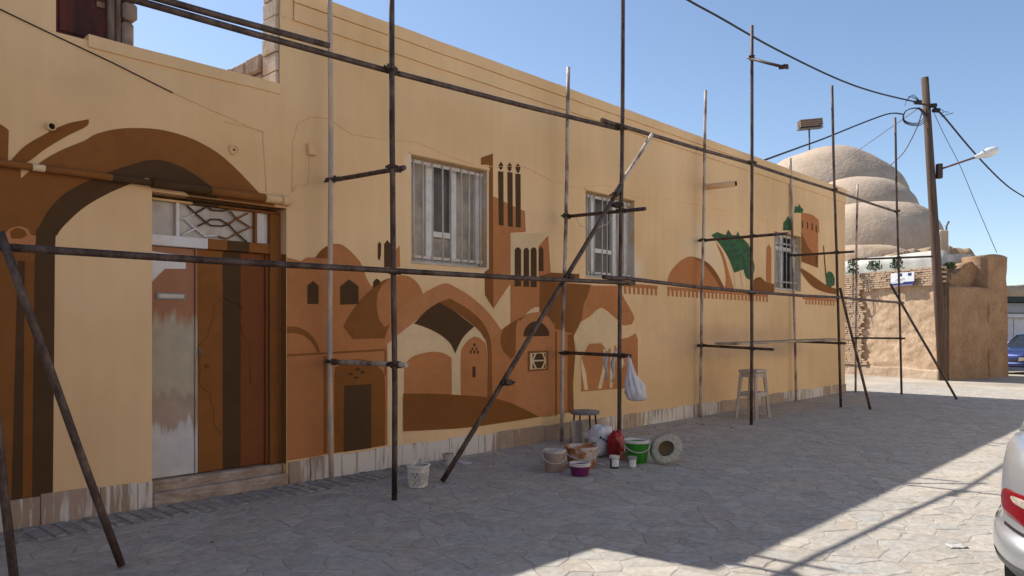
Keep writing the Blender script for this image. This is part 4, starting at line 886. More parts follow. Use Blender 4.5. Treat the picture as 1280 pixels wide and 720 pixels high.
b = gpos(780, 575); o = box('wood_offcut', b.x - .05, b.x + .03, b.y - .03, b.y + .03, 0, .10, surf('orange_offcut', (.42, .2, .1), var=.15), None, .005); tag(o, 'small orange wooden block between the red bag and green bucket', 'block')
# straw hat leaning on the green bucket
b = gpos(836, 580); ax = (-F * .74 + Vector((0, 0, .52)) - Rv * .5).normalized()
straw = surf('woven_straw', (.64, .58, .44), col2=(.47, .40, .27), scale=30, rough=.9, bump=.6, bscale=120)
th = thing('straw_hat', b, 'round straw hat with wide brim leaning against the green bucket', 'hat')
cc = b + Vector((0, 0, .178)) - Rv * .03
def hatpart(name, prof, mat):
    v, f = lathegeo(prof, cc, 40, axis=ax, cap=False); v2 = [p + ax * (.012 * noise.noise(p * 9)) + Vector((0, 0, .004)) for p in v]; o = part(name, v2, f, mat, th, smooth=True); return recalc(o)
hatpart('brim', [(.098, 0), (.15, -.006), (.2, .004), (.205, .008), (.15, .004), (.1, .008)], straw)
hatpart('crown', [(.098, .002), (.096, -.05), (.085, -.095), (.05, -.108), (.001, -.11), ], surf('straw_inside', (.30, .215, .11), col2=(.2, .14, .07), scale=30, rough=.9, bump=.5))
hatpart('crown', [(.104, .0), (.101, -.05), (.09, -.1), (.05, -.114), (.001, -.116), ], straw)
# round grey stool with a rag over its side
b = gpos(731, 553); th = thing('round_stool', b, 'round grey plastic stool with thin dark legs behind the paint buckets', 'stool')
lathe('seat', [(.17, .40), (.2, .402), (.212, .42), (.212, .438), (.2, .448), (.1, .452), (.001, .45)], b, plastic('grey_stool_plastic', (.21, .2, .205), .5), th, 32)
for i in range(4):
    t = math.pi / 4 + i * math.pi / 2 + .3; dv = Vector((math.cos(t), math.sin(t), 0)); tube('leg', [b + dv * .16 + Vector((0, 0, .41)), b + dv * .2], .013, surf('dark_steel_leg', (.06, .055, .055), var=.2, rough=.5), th, 8)
tube('ring', [b + Vector((math.cos(i * math.pi / 8) * .182, math.sin(i * math.pi / 8) * .182, .16)) for i in range(17)], .008, surf('dark_steel_leg', (.06,) * 3), th, 6)
b2 = b - Rv * .1 - F * .23
v = []
for j in range(9):
    for i in range(9):
        u = i / 8; w_ = j / 8; v.append(b2 + Rv * ((u - .5) * .26) + Vector((0, 0, .03 + w_ * .33)) - F * (.03 * math.sin(u * 11 + w_) + .015 * noise.noise(Vector((u * 4, w_ * 4, 2)))))
o = part('board_sheet', v, [(j * 9 + i, j * 9 + i + 1, j * 9 + i + 10, j * 9 + i + 9) for j in range(8) for i in range(8)], surf('dusty_sheet', (.36, .29, .24), var=.12, scale=6, rough=.9), None, smooth=True)
sm = o.modifiers.new('thick', 'SOLIDIFY'); sm.thickness = .006; o.location.z = .001
tag(o, 'dusty grey-brown sheet propped against the round grey stool', 'sheet')
# tall step stool
b = gpos(941, 522); b.y = min(b.y, 6.45); th = thing('tall_stool', b, 'tall pale wooden stool with splayed legs under the scaffold board', 'stool')
wd = surf('pale_stool_wood', (.52, .45, .39), col2=(.38, .32, .27), scale=5, rough=.8, bump=.3, stretch=(3, 3, .6))
def sp(x, y, z): s = 1 + .48 * (1 - z / .84); return b + Vector((x * s, y * s, z))
v, f = boxgeo(b.x - .215, b.x + .215, b.y - .17, b.y + .17, .825, .865); part('seat', v, f, wd, th); 
for sx_ in (-1, 1):
    for sy_ in (-1, 1):
        a_ = sp(sx_ * .175, sy_ * .13, .826); c_ = sp(sx_ * .175, sy_ * .13, 0); d_ = (c_ - a_).normalized(); v, f = tubegeo([a_, c_], .034, 4); part('leg', [p for p in v], f, wd, th)
for zz_, hh in ((.42, .06), (.77, .07)):
    for sgn in (-1, 1):
        for axis_ in (0, 1):
            p0 = sp(-.175 if axis_ == 0 else .175 * sgn, .13 * sgn if axis_ == 0 else -.13, zz_); p1 = sp(.175 if axis_ == 0 else .175 * sgn, .13 * sgn if axis_ == 0 else .13, zz_)
            d_ = (p1 - p0); v, f = orient_box((p0 + p1) / 2, d_.normalized(), Vector((0, 0, 1)).cross(d_.normalized()), Vector((0, 0, 1)), d_.length, .022, hh); part('rail', v, f, wd, th)
v, f = orient_box(sp(0, 0, .455), Vector((1, 0, 0)), Vector((0, 1, 0)), Vector((0, 0, 1)), .42, .32, .02); part('shelf', v, f, wd, th)
# carrier bag hanging from the cross pipe
hp = on_px('B', 446) + Vector((.0, -.13, 0)); hp = onY(786, 447, hp.y)
th = thing('carrier_bag', hp - Vector((0, 0, .56)), 'white plastic carrier bag hanging from a low scaffold cross pipe', 'bag')
bagm = plastic('white_bag_plastic', (.60, .59, .63), .35, bump=.3)
V = []; Fc = []; n = 56; prof = [(.0, .012), (.05, .017), (.1, .024), (.16, .036), (.22, .052), (.28, .07), (.34, .088), (.40, .102), (.45, .110), (.50, .108), (.535, .092), (.555, .06), (.56, .01)]
for j, (dz, r_) in enumerate(prof):
    for i in range(n):
        t = 2 * math.pi * i / n; q = Vector((math.cos(t) * 1.15, math.sin(t) * .6, 0)); ww = .9 + .42 * noise.noise(Vector((math.cos(t) * 2.2, math.sin(t) * 2.2, dz * 7))) + .45 * abs(noise.noise(Vector((math.cos(t) * 4, math.sin(t) * 4, dz * 11)))) + .06 * math.sin(t * 9 + dz * 5)
        V.append(hp + Rv * (q.x * r_ * ww + .09 * dz / .5) - F * (q.y * r_ * ww) + Vector((0, 0, -dz + .01)))
for j in range(len(prof) - 1):
    for i in range(n): Fc.append((j * n + i, j * n + (i + 1) % n, (j + 1) * n + (i + 1) % n, (j + 1) * n + i))
recalc(part('sack', V, Fc, bagm, th, smooth=True))
tube('handle_loop', [hp + Rv * -.05 + Vector((0, 0, -.1)), hp + Rv * -.03 + Vector((0, -.035, .02)), hp + Vector((0, 0, .034)), hp + Rv * .02 + Vector((0, .035, .01)), hp + Rv * .05 + Vector((0, 0, -.1))], .007, bagm, th, 6)
# rag strips hanging from the same pipe
pbk = onY(757, 442, 6.25)
for (px_, dz, dx) in ((756, .40, -.02), (767, .42, -.06)):
    t0 = onY(px_, 441, 6.25 if px_ == 756 else 6.1); v = []
    for j in range(8):
        w_ = j / 7
        for i in range(2): v.append(t0 + Rv * ((i - .5) * (.045 + .02 * math.sin(w_ * 5)) + dx * w_ + .012 * math.sin(w_ * 9)) + Vector((0, -.035 + .02 * math.sin(w_ * 6), .03 - dz * w_)))
    o = part('rag_strip', v, [(2 * j, 2 * j + 1, 2 * j + 3, 2 * j + 2) for j in range(7)], surf('pale_rag', (.58, .52, .46), var=.15), None, smooth=True); m_ = o.modifiers.new('thick', 'SOLIDIFY'); m_.thickness = .004
    tag(o, 'straight pale rag strip hanging from the low cross pipe, away from the carrier bag' if px_ == 756 else 'slanting pale rag strip hanging from the low cross pipe close beside the carrier bag', 'rag', 'rag strips on the cross pipe')
# crumpled paper in the sun, small debris
b = gpos(1196, 684); v = []
for j in range(5):
    for i in range(9): v.append(b + Rv * ((i - 4) * .016) + F * ((j - 2) * .02) + Vector((0, 0, .006 + .022 * abs(noise.noise(Vector((i * .8, j * .9, 3)))))))
o = part('paper_scrap', v, [(j * 9 + i, j * 9 + i + 1, j * 9 + i + 10, j * 9 + i + 9) for j in range(4) for i in range(8)], surf('grey_paper', (.46, .44, .41), var=.1), None, smooth=True); m_ = o.modifiers.new('thick', 'SOLIDIFY'); m_.thickness = .003; tag(o, 'crumpled white paper scrap on the sunlit paving', 'paper')

# ------------------------------------------------------------------ cars
def make_car(name, loc, heading, col, label, L=4.25, Wd=1.68):
    """saloon: +x is forward from the rear bumper; every level is a rounded outline that follows the bonnet and boot line"""
    base = Vector(loc); rot = Matrix.Rotation(heading, 3, 'Z'); th = thing(name, base, label, 'car')
    m, n_, L_, bs = new_mat(name + '_paint'); bs.inputs['Base Color'].default_value = rgb(col); bs.inputs['Metallic'].default_value = .55; bs.inputs['Roughness'].default_value = .32; bs.inputs['Coat Weight'].default_value = .6; bs.inputs['Coat Roughness'].default_value = .08
    tn = n_.new('ShaderNodeTexNoise'); tn.inputs['Scale'].default_value = 6; tn.inputs['Detail'].default_value = 6; mr = n_.new('ShaderNodeMapRange'); mr.inputs['To Min'].default_value = .22; mr.inputs['To Max'].default_value = .5; L_.new(tn.outputs['Fac'], mr.inputs['Value']); L_.new(mr.outputs[0], bs.inputs['Roughness'])
    blk = surf('black_trim', (.02, .02, .02), var=.1, rough=.55, bump=.05); gls = surf('car_glass', (.02, .025, .028), rough=.06, bump=0, spec=.8, var=.05)
    redl = surf('red_lens', (.20, .005, .009), rough=.12, bump=0, var=.1, spec=.7); clr = surf('clear_lens', (.42, .36, .30), rough=.12, bump=0, var=.15, scale=40, spec=.7)
    def deck(x):
        t = x / L
        P = [(0, .87), (.03, .92), (.08, .965), (.2, .98), (.3, .965), (.62, .96), (.75, .93), (.9, .84), (.97, .73), (1, .66)]
        for a_, b_ in zip(P, P[1:]):
            if t <= b_[0]: u = (t - a_[0]) / (b_[0] - a_[0]); return a_[1] + (b_[1] - a_[1]) * (u * u * (3 - 2 * u))
        return P[-1][1]
    # level s -> (rear inset, front inset, half width factor)
    LV = [(0.0, .14, .16, .88), (.06, .06, .07, .93), (.14, .015, .02, 1.0), (.24, .0, .0, 1.025), (.34, .01, .01, 1.02), (.39, .06, .04, .99), (.45, .085, .05, .985), (.62, .09, .065, .985), (.8, .105, .09, .975), (.92, .13, .12, .955), (1.0, .2, .2, .92)]
    def outline(s, th_):
        for a_, b_ in zip(LV, LV[1:]):
            if s <= b_[0] + 1e-9: u = (s - a_[0]) / (b_[0] - a_[0]); ri, fi, wf = [a_[k] + (b_[k] - a_[k]) * u for k in (1, 2, 3)]; break
        c_, s_ = math.cos(th_), math.sin(th_); e = .42
        x = (ri + L - fi) / 2 + math.copysign(abs(c_) ** (e * .8), c_) * (L - ri - fi) / 2; y = math.copysign(abs(s_) ** e, s_) * Wd / 2 * wf
        tx = abs(x / L - .5) * 2; y *= 1 - .10 * max(0, tx - .55) ** 2 / .2
        z = .25 + s * (deck(x) - .25); return Vector((x, y, z))
    n = 72; levels = [0, .03, .06, .1, .14, .19, .24, .3, .34, .365, .39, .42, .45, .53, .62, .7, .8, .86, .92, .96, 1.0]
    # even arc spacing
    ths = [2 * math.pi * i / n for i in range(n)]
    V = [outline(s, t) for s in levels for t in ths]; Fc = []
    for j in range(len(levels) - 1):
        for i in range(n): Fc.append((j * n + i, j * n + (i + 1) % n, (j + 1) * n + (i + 1) % n, (j + 1) * n + i))
    k = len(levels) - 1; prev = k * n
    for q, sc_ in enumerate((.93, .8, .55, .25)):
        st = len(V)
        for i in range(n):
            p = outline(1.0, ths[i]); x = L / 2 + (p.x - L / 2) * sc_ ** .45; y = p.y * sc_; V.append(Vector((x, y, deck(x) + .028 * (1 - sc_ ** 2) ** .6)))
        for i in range(n): Fc.append((prev + i, prev + (i + 1) % n, st + (i + 1) % n, st + i))
        prev = st
    Fc.append(tuple(range(prev, prev + n))); Fc.append(tuple(range(n))[::-1])
    W = lambda vs: [base + rot @ Vector(p) for p in vs]
    o = recalc(part('body', W(V), Fc, m, th, smooth=True))
    def patch(nm, s0, s1, t0, t1, mat, out=.006, a_=8, b_=12, shape=None):
        vs = []
        for j in range(a_ + 1):
            for i in range(b_ + 1):
                u, v_ = i / b_, j / a_; s = s0 + (s1 - s0) * v_; t = t0 + (t1 - t0) * u
                if shape: s, t = shape(u, v_)
                p = outline(s, t); e = 1e-3; du = outline(s, t + e) - p; dv = outline(min(s + e, 1), t) - p if s + e <= 1 else p - outline(s - e, t); nn = du.cross(dv); nn = nn.normalized() if nn.length > 1e-12 else Vector((0, 0, 1))
                if nn.dot(Vector((p.x - L / 2, p.y * 2, 0))) < 0: nn = -nn
                vs.append(p + nn * out)
        fs = [(j * (b_ + 1) + i, j * (b_ + 1) + i + 1, (j + 1) * (b_ + 1) + i + 1, (j + 1) * (b_ + 1) + i) for j in range(a_) for i in range(b_)]
        return part(nm, W(vs), fs, mat, th, smooth=True)
    def arcpt(s, d, sg, front=False):
        """point at distance d along the level from the middle of the tail (or nose) round towards one side"""
        acc = 0.0; p = None
        for i in range(161):
            t = (math.pi * .5) * (i / 160) ** 2.2
            q = outline(s, sg * (t if front else math.pi - t))
            if p is not None:
                l = math.hypot(q.x - p.x, q.y - p.y)
                if acc + l >= d: return p.lerp(q, (d - acc) / l)
                acc += l
            p = q
        return p
    def apatch(nm, fn, mat, out, sg, front=False, a_=8, b_=14):
        vs = []
        for j in range(a_ + 1):
            for i in range(b_ + 1):
                s_, d_ = fn(i / b_, j / a_); p = arcpt(s_, d_, sg, front); e = .01; du = arcpt(s_, d_ + e, sg, front) - arcpt(s_, max(d_ - e, 0), sg, front); dv = arcpt(min(s_ + e, 1), d_, sg, front) - arcpt(s_ - e, d_, sg, front); nn = du.cross(dv).normalized()
                if nn.dot(Vector((p.x - L / 2, p.y * 2, 0))) < 0: nn = -nn
                vs.append(p + nn * out)
        fs = [(j * (b_ + 1) + i, j * (b_ + 1) + i + 1, (j + 1) * (b_ + 1) + i + 1, (j + 1) * (b_ + 1) + i) for j in range(a_) for i in range(b_)]
        return part(nm, W(vs), fs, mat, th, smooth=True)
    def oval(s0, s1, d0, d1, inner=.35):
        def f_(u, v_):
            w_ = math.sqrt(max(1 - abs(2 * v_ - 1) ** 2.4, 0.0)); dm_ = d0 + (d1 - d0) * inner
            return s0 + (s1 - s0) * v_, dm_ + (d1 - dm_) * (2 * u - 1) * w_ if u > .5 else dm_ + (dm_ - d0) * (2 * u - 1)
        return f_
    for sg in (1, -1):
        apatch('tail_light', oval(.46, .71, .40, .93), redl, .010, sg)
        apatch('reversing_light', oval(.605, .675, .46, .74), clr, .015, sg)
        apatch('headlight', oval(.5, .74, .36, .85), clr, .010, sg, True)
        patch('side_strip', .36, .42, sg * math.radians(55), sg * math.radians(112), blk, .008, 3, 24)
        apatch('bumper_gap', lambda u, v_: (.405 + .022 * v_, u * .86), blk, .004, sg, False, 2, 20); apatch('bumper_gap', lambda u, v_: (.405 + .022 * v_, u * .86), blk, .004, sg, True, 2, 20)
        apatch('bumper_strip', lambda u, v_: (.08 + .10 * v_, u * 1.15), surf('grey_bumper_strip', (.12, .12, .125), var=.1, rough=.6), .007, sg, False, 3, 24)
    apatch('number_plate', lambda u, v_: (.48 + .17 * v_, .26 * u), P_W, .01, 1); apatch('number_plate', lambda u, v_: (.48 + .17 * v_, .26 * u), P_W, .01, -1); patch('front_grille', .48, .64, math.radians(-8), math.radians(8), blk, .006, 3, 10)
    # greenhouse
    low = [(.55, .70), (.95, .74), (1.7, .76), (2.6, .75), (3.05, .68)]
    zr = 1.43
    def ghring(x0, x1, hw, z, e=.28):
        out = []
        for i in range(48):
            t = 2 * math.pi * i / 48; c_, s_ = math.cos(t), math.sin(t); out.append(Vector(((x0 + x1) / 2 + math.copysign(abs(c_) ** e, c_) * (x1 - x0) / 2, math.copysign(abs(s_) ** e, s_) * hw, z)))
        return out
    k_ = L / 4.25
    r0 = ghring(1.0 * k_, 3.05 * k_, .735, .955); r1 = ghring(1.42 * k_, 2.42 * k_, .60, zr - .05)
    part('window_glass', W(r0 + r1), [(i, (i + 1) % 48, (i + 1) % 48 + 48, i + 48) for i in range(48)], gls, th, smooth=True)
    ra = ghring(1.39 * k_, 2.45 * k_, .61, zr - .055); rb_ = ghring(1.45 * k_, 2.38 * k_, .57, zr - .012); rc_ = ghring(1.6 * k_, 2.2 * k_, .40, zr + .012)
    part('roof', W(ra + rb_ + rc_), [(i, (i + 1) % 48, (i + 1) % 48 + 48, i + 48) for i in range(96) if i % 48 != 47] + [(47, 0, 48, 95), (95, 48, 96, 143)] + [tuple(range(96, 144))], m, th, smooth=True)
    for sg in (1, -1):
        for (xa, xb_, rr) in ((1.08, 1.45, .055), (1.95, 1.92, .035), (2.98, 2.38, .03)):
            p0 = Vector((xa * k_, sg * .725, .96)); p1 = Vector((xb_ * k_, sg * .595, zr - .05)); v_, f_ = tubegeo([p0, p1], rr, 8); part('pillar', W(v_), f_, m, th, smooth=True)
        v_, f_ = boxgeo(2.75 * k_, 2.9 * k_, sg * .78 if sg > 0 else -.95, .95 if sg > 0 else -.78, .97, 1.08); bevel(part('mirror', W(v_), f_, blk, th), .03)
        for xw in (.86 * k_, 3.38 * k_):
            c_ = base + rot @ Vector((xw, sg * (Wd / 2 - .19), .30)); axv = rot @ Vector((0, sg, 0))
            wv = bpy.data.objects.new('wheel', None); link(wv, th); wv.location = c_ - base; WLOC[wv.name] = c_
            lathe('arch', [(.36, -.05), (.36, .098), (.30, .099)], c_, blk, wv, 28, axis=axv)
            lathe('tyre', [(.19, -.08), (.27, -.09), (.3, -.06), (.3, .085), (.285, .105), (.2, .108)], c_, surf('tyre_rubber', (.025, .025, .025), var=.2, rough=.9), wv, 28, axis=axv)
            lathe('rim', [(.2, .1), (.19, .085), (.1, .1), (.05, .11), (.001, .112)], c_, M_STEELGREY, wv, 20, axis=axv)
    return th
make_car('silver_car', (4.47, 0.155, 0), 0.0, (.42, .43, .45), 'silver saloon car parked in the sun with red tail lights')

# ------------------------------------------------------------------ far end of the street
# corner plot: rough mud wall, brick-faced return, high corner pier
PC = gpos(1176, 475); PC.z = 0
d1 = Vector((.5, 1, 0)).normalized(); n1 = Vector((-d1.y, d1.x, 0))           # brick face runs away from the corner
PE = at(1259, 411, 25.6); PE.z = 0; d2 = (PE - PC).normalized(); L2 = (PE - PC).length; n2 = Vector((d2.y, -d2.x, 0))
def rough_slab(name, p0, d, nrm, length, zfun, thick, mat, parent, amp=.05, nx=60, nz=30, seed=0.0, frq=1.1, batter=0.0, z0=-.05):
    V = []; Fc = []
    for i in range(nx + 1):
        for j in range(nz + 1):
            u = i / nx; zt_ = zfun(u); z = z0 + (zt_ - z0) * j / nz; p = p0 + d * (length * u) + Vector((0, 0, z))
            dsp = amp * (noise.fractal(p * frq + Vector((seed, 0, 0)), 1.0, 2.0, 5)) - batter * z; V.append(p + nrm * dsp)
    bck = len(V)
    for i in range(nx + 1):
        for j in (0, 1):
            u = i / nx; V.append(p0 + d * (length * u) - nrm * thick + Vector((0, 0, z0 if j == 0 else zfun(u) - .03)))
    w_ = nz + 1
    for i in range(nx):
        for j in range(nz): Fc.append((i * w_ + j, (i + 1) * w_ + j, (i + 1) * w_ + j + 1, i * w_ + j + 1))
        Fc.append((i * w_ + nz, (i + 1) * w_ + nz, bck + (i + 1) * 2 + 1, bck + i * 2 + 1)); Fc.append((bck + i * 2, bck + i * 2 + 1, bck + (i + 1) * 2 + 1, bck + (i + 1) * 2))
    Fc.append(tuple([j for j in range(nz + 1)] + [bck + 1, bck])); e_ = nx * w_; Fc.append(tuple([e_ + j for j in range(nz + 1)] + [bck + nx * 2 + 1, bck + nx * 2]))
    return recalc(part(name, V, Fc, mat, parent, smooth=True))
def zat(px, py, Z): return at(px, py, Z).z
Zc = PC.dot(F)
mw = thing('mud_wall', PC, 'tall brown mud-plastered corner wall in shade behind the utility pole', 'wall')
ztop = zat(1200, 357, Zc)
rough_slab('plaster_face', PC + d2 * .03, d2, n2, L2 * .72, lambda u: ztop + .03 * noise.noise(Vector((u * 5, 1, 1))), .22, M_MUD, mw, .035, 50, 30, 3.0)
zp = zat(1245, 317, Zc + 1)
rough_slab('corner_pier', PC + d2 * (L2 * .70) + n2 * .03, d2, n2, L2 * .30, lambda u: zp + .06 * math.sin(u * 3) - .05 * u, .9, M_MUD, mw, .05, 24, 40, 5.0, batter=.012)
# broken upper wall set back behind it
rough_slab('broken_top', PC - n2 * .45 + d2 * .45, d2, n2, L2 * .62, lambda u: zat(1200, 338, Zc) + .3 * noise.fractal(Vector((u * 3.2, 7, 2)), 1, 2, 4) + .3 * u, .4, M_MUD, mw, .14, 50, 34, 8.0, frq=1.4)
M_MUDLT = surf('sunlit_mud_plaster', (0.52, 0.375, 0.25), col2=(0.43, 0.295, 0.19), scale=1.6, rough=0.97, bump=0.5, bscale=9, dist=0.04, fine=0.12)  # lighter copy of the mud plaster, sunlit brightness put into its colour
bw = thing('brick_wall', PC + d1 * 4, 'low boundary wall of mud bricks with rough plaster carrying a sign', 'wall')
zb = zat(1172, 352, Zc) 
LB = 9.0
rough_slab('plaster_face', PC - d1 * .0 + n1 * .0, d1, n1, LB, lambda u: zb + .02 * noise.noise(Vector((u * 6, 1, 3))), .35, M_MUDLT, bw, .04, 130, 60, 1.0, frq=3.2)
rough_slab('footing', PC + n1 * .05, d1, n1, LB, lambda u: .32 + .05 * noise.noise(Vector((u * 9, 3, 3))), .3, M_PALEMUD, bw, .05, 90, 6, 2.0)
SBR = next(k * .02 for k in range(600) if (lambda q: q.dot(Rv) / q.dot(F) * FPX + 640)(PC + d1 * (k * .02)) < 1084)
geo = []; zb2 = zat(1140, 340, Zc + 1.5); z = 0.35; row = 0; rndb = random.Random(5)
while z < zb2 + .05:
    s = -.1 * (row % 2)
    while s < LB:
        l = rndb.uniform(.18, .24); inmask = z > zb - .15 + .1 * noise.noise(Vector((s * 1.3, 4, 4))) or s > SBR + .3 * noise.noise(Vector((z * 1.7, 2, 8)))
        if inmask:
            pr_ = rndb.uniform(.07, .105); c = PC + d1 * (s + l / 2) + n1 * (pr_ - .1) + Vector((0, 0, z + .03)); geo.append(orient_box(c, d1, n1, Vector((0, 0, 1)), l - .018, .24, .06 + rndb.uniform(-.004, .004)))
        s += l
    z += .073; row += 1
v, f = merge(geo); o = part('bricks', v, f, M_BRICK, bw); tag(o, kind='stuff')
rough_slab('brick_bed', PC - n1 * .075, d1, n1, LB, lambda u: zb2 + .0, .28, surf('mud_joint', (.2, .12, .07), var=.2, scale=5, rough=.97), bw, .012, 40, 8, 6.0)
# sign plate
sg0 = PC + d1 * .78 + n1 * .24; 
sZ = sg0.dot(F); zs1 = zat(1137, 339.5, sZ); zs0 = zat(1137, 356.5, sZ)
sgn = thing('wall_sign', Vector((sg0.x, sg0.y, zs0)), 'small white and blue notice plate fixed on the brick wall', 'sign')
sw = .92
signblue = surf('sign_blue', (.02, .035, .16), var=.08, rough=.4, bump=0); signwhite = surf('sign_white', (.72, .73, .75), var=.03, rough=.4, bump=0)
def sgbox(name, u0, u1, w0, w1, dep, mat):
    hh = zs1 - zs0; c = sg0 + d1 * (sw * ((u0 + u1) / 2)) + n1 * (dep - .01) + Vector((0, 0, zs0 - sg0.z + hh * (w0 + w1) / 2)); v, f = orient_box(c, d1, n1, Vector((0, 0, 1)), sw * (u1 - u0), .02, hh * (w1 - w0)); return part(name, v, f, mat, sgn)
# u runs away from the viewer: right edge of the plate is u = 0
sgbox('plate', 0, 1, .3, 1, 0, signwhite); sgbox('blue_band', 0, 1, 0.1, .298, 0, signblue); sgbox('lower_band', .06, 1, .0, .098, 0, surf('sign_violet', (.2, .17, .3), var=.05))
sgbox('emblem', .10, .25, .72, .94, .003, signblue); sgbox('emblem', .5, .66, .72, .95, .003, signblue); sgbox('band_stripe', .45, .98, .22, .28, .003, signwhite)
for (u0, u1, w0, w1) in ((.4, .5, .5, .56), (.52, .6, .47, .53), (.62, .74, .5, .54), (.38, .44, .42, .45), (.47, .58, .41, .445), (.61, .8, .42, .45)): sgbox('lettering', u0, u1, w0, w1, .003, surf('grey_lettering', (.25, .26, .32), var=.05))
# whitewashed parapet and plants behind the brick wall
ww_ = thing('white_parapet', PC + d1 * 3 - n1 * 1.2, 'low whitewashed garden parapet behind the mud brick wall', 'wall')
pw0 = PC + d2 * 1.2 + d1 * .9; dw2 = d1; lw2 = 9.0; nw2 = n1
zw = zat(1130, 324, Zc + 3.8)
rough_slab('wall_face', pw0, dw2, nw2, lw2, lambda u: zw + .1 * (1 - u) + .04 * noise.noise(Vector((u * 8, 1, 6))), .4, M_WHITEWALL, ww_, .03, 50, 14, 2.0)
rough_slab('wall_face', pw0 + d2 * .05 + d1 * .3, d2, n2, L2 * .62, lambda u: zw - .02 + .10 * u + .05 * noise.noise(Vector((u * 8, 4, 6))), .3, M_WHITEWALL, ww_, .04, 30, 14, 4.0)
leafm = surf('garden_leaf', (.045, .10, .025), var=.35, scale=9, rough=.6, bump=0)
def plant(px, py, Z, w_, h_, label, seed):
    rnd = random.Random(seed); b = at(px, py, Z); th = thing('garden_plant', b, label, 'plant', None); V = []; Fc = []
    for i in range(130):
        t = rnd.uniform(0, 6.283); r_ = w_ / 2 * math.sqrt(rnd.random()); z = h_ * rnd.uniform(.1, 1); r_ *= 1.1 - .5 * z / h_
        c = b + Vector((math.cos(t) * r_, math.sin(t) * r_, z)); s = rnd.uniform(.035, .075); e = Euler((rnd.uniform(0, 6), rnd.uniform(0, 6), rnd.uniform(0, 6))).to_matrix()
        k = len(V); V += [c + e @ Vector((-s, 0, 0)), c + e @ Vector((0, -s * .45, .01)), c + e @ Vector((s, 0, 0)), c + e @ Vector((0, s * .45, .01))]; Fc.append((k, k + 1, k + 2, k + 3))
    part('leaves', V, Fc, leafm, th)
    for i in range(4): tube('stem', [b + Vector((0, 0, -1.2)), b + Vector((rnd.uniform(-.05, .05), rnd.uniform(-.05, .05), 0)), b + Vector((rnd.uniform(-.2, .2), rnd.uniform(-.2, .2), h_ * .8))], .009, M_OLDWOOD, th, 5)
plant(1066, 344, Zc + 2.9, .45, .55, 'leafy green plant over the brick wall next to the painted house corner', 1)
plant(1093, 338, Zc + 2.6, .55, .32, 'low spreading green plant midway along the brick wall top', 2)
plant(1121, 337, Zc + 2.4, .45, .42, 'taller dark plant over the brick wall beside the white sign', 3)
plant(1187, 336, Zc + .9, .4, .2, 'small weed growing on the mud wall beside the utility pole', 4)
# old vaulted house and domes beyond
def hump(name, px, Z, ytop, rx_px, hgt, mat, parent, seed, ry=None, amp=.25, yaw=0.0, n=48, m=20, flat=1.0, drum=2.5, pw=1.0, frq=.35):
    top = at(px, ytop, Z); rx = rx_px / FPX * Z; ry = ry or rx; V = []; Fc = []; c = Vector((top.x, top.y, 0)); zb_ = top.z - hgt
    for j in range(m + 1):
        ph = (math.pi / 2) * j / m
        for i in range(n):
            t = 2 * math.pi * i / n; d = Vector((math.cos(ph) ** pw * math.cos(t), math.cos(ph) ** pw * math.sin(t), math.sin(ph))); q = Vector((d.x * rx, d.y * ry, d.z * hgt)); k = 1 + amp * .12 * noise.fractal(q * frq + Vector((seed, seed, 0)), 1, 2, 5)
            V.append(c + F * (q.y * k) + Rv * (q.x * k) + Vector((0, 0, zb_ + q.z * k)))
    for j in range(m):
        for i in range(n): Fc.append((j * n + i, j * n + (i + 1) % n, (j + 1) * n + (i + 1) % n, (j + 1) * n + i))
    st = len(V)
    for i in range(n): p = V[i]; V.append(Vector((p.x, p.y, zb_ - drum)))
    for i in range(n): Fc.append((st + i, st + (i + 1) % n, (i + 1) % n, i))
    return recalc(part(name, V, Fc, mat, parent, smooth=True))
dm = thing('domed_building', at(1060, 411, 42) - Vector((0, 0, 1.6)), 'old mud building with three overlapping rounded domes', 'building')
def dome(px, Z, yt, Rpx, sd, pw=1.0, hk=1.0):
    R = Rpx / FPX * Z; hump('dome', px, Z, yt, Rpx, R * hk, M_DOME, dm, sd, amp=.3, drum=3.6, pw=pw)
dome(1031, 45, 187, 99, 1.0, .92, .9); dome(1070, 41.5, 225.5, 76, 2.0, .7, .8); dome(1095, 38.5, 254, 78, 3.0, .62, .8)
bc = at(1060, 411, 43); ang = 0
v, f = orient_box(Vector((bc.x, bc.y, 2.2)), Rv, F, Vector((0, 0, 1)), 9.6, 9, 4.4); part('base', v, f, M_DOME, dm)
# box on a post on the first dome
b = at(1012, 189, 45); th = thing('rooftop_lamp_box', b, 'weathered box on a thin post on top of the highest dome', 'lamp')
tube('post', [b - Vector((0, 0, .3)), at(1011.5, 161, 45)], .05, M_WIRE, th, 8)
c = at(1012.5, 154.5, 45); ax_ = (Rv + Vector((0, 0, .09))).normalized(); v, f = orient_box(c, ax_, F, ax_.cross(F) if ax_.cross(F).z > 0 else F.cross(ax_), 1.3, .55, .42); part('housing', v, f, surf('weathered_box', (.22, .15, .11), col2=(.1, .07, .055), scale=3, rough=.9), th)
for i in range(4): v, f = orient_box(c + Vector((0, 0, -.17 + i * .12)) - F * .285, ax_, F, Vector((0, 0, 1)), 1.22, .03, .045); part('slat', v, f, M_OLDBRICK, th)
v, f = orient_box(c + Vector((0, 0, -.3)), ax_, F, Vector((0, 0, 1)), 1.42, .5, .05); part('shelf', v, f, M_WIRE, th)
oh = thing('vaulted_house', at(1150, 411, 33) - Vector((0, 0, 1.6)), 'ruined mud house with low rounded vaults behind the white parapet', 'house')
hump('vault', 1080, 34.5, 307, 75, 2.0, M_PALEMUD, oh, 4.0, ry=2.5, amp=.4, drum=2.5, pw=.6)
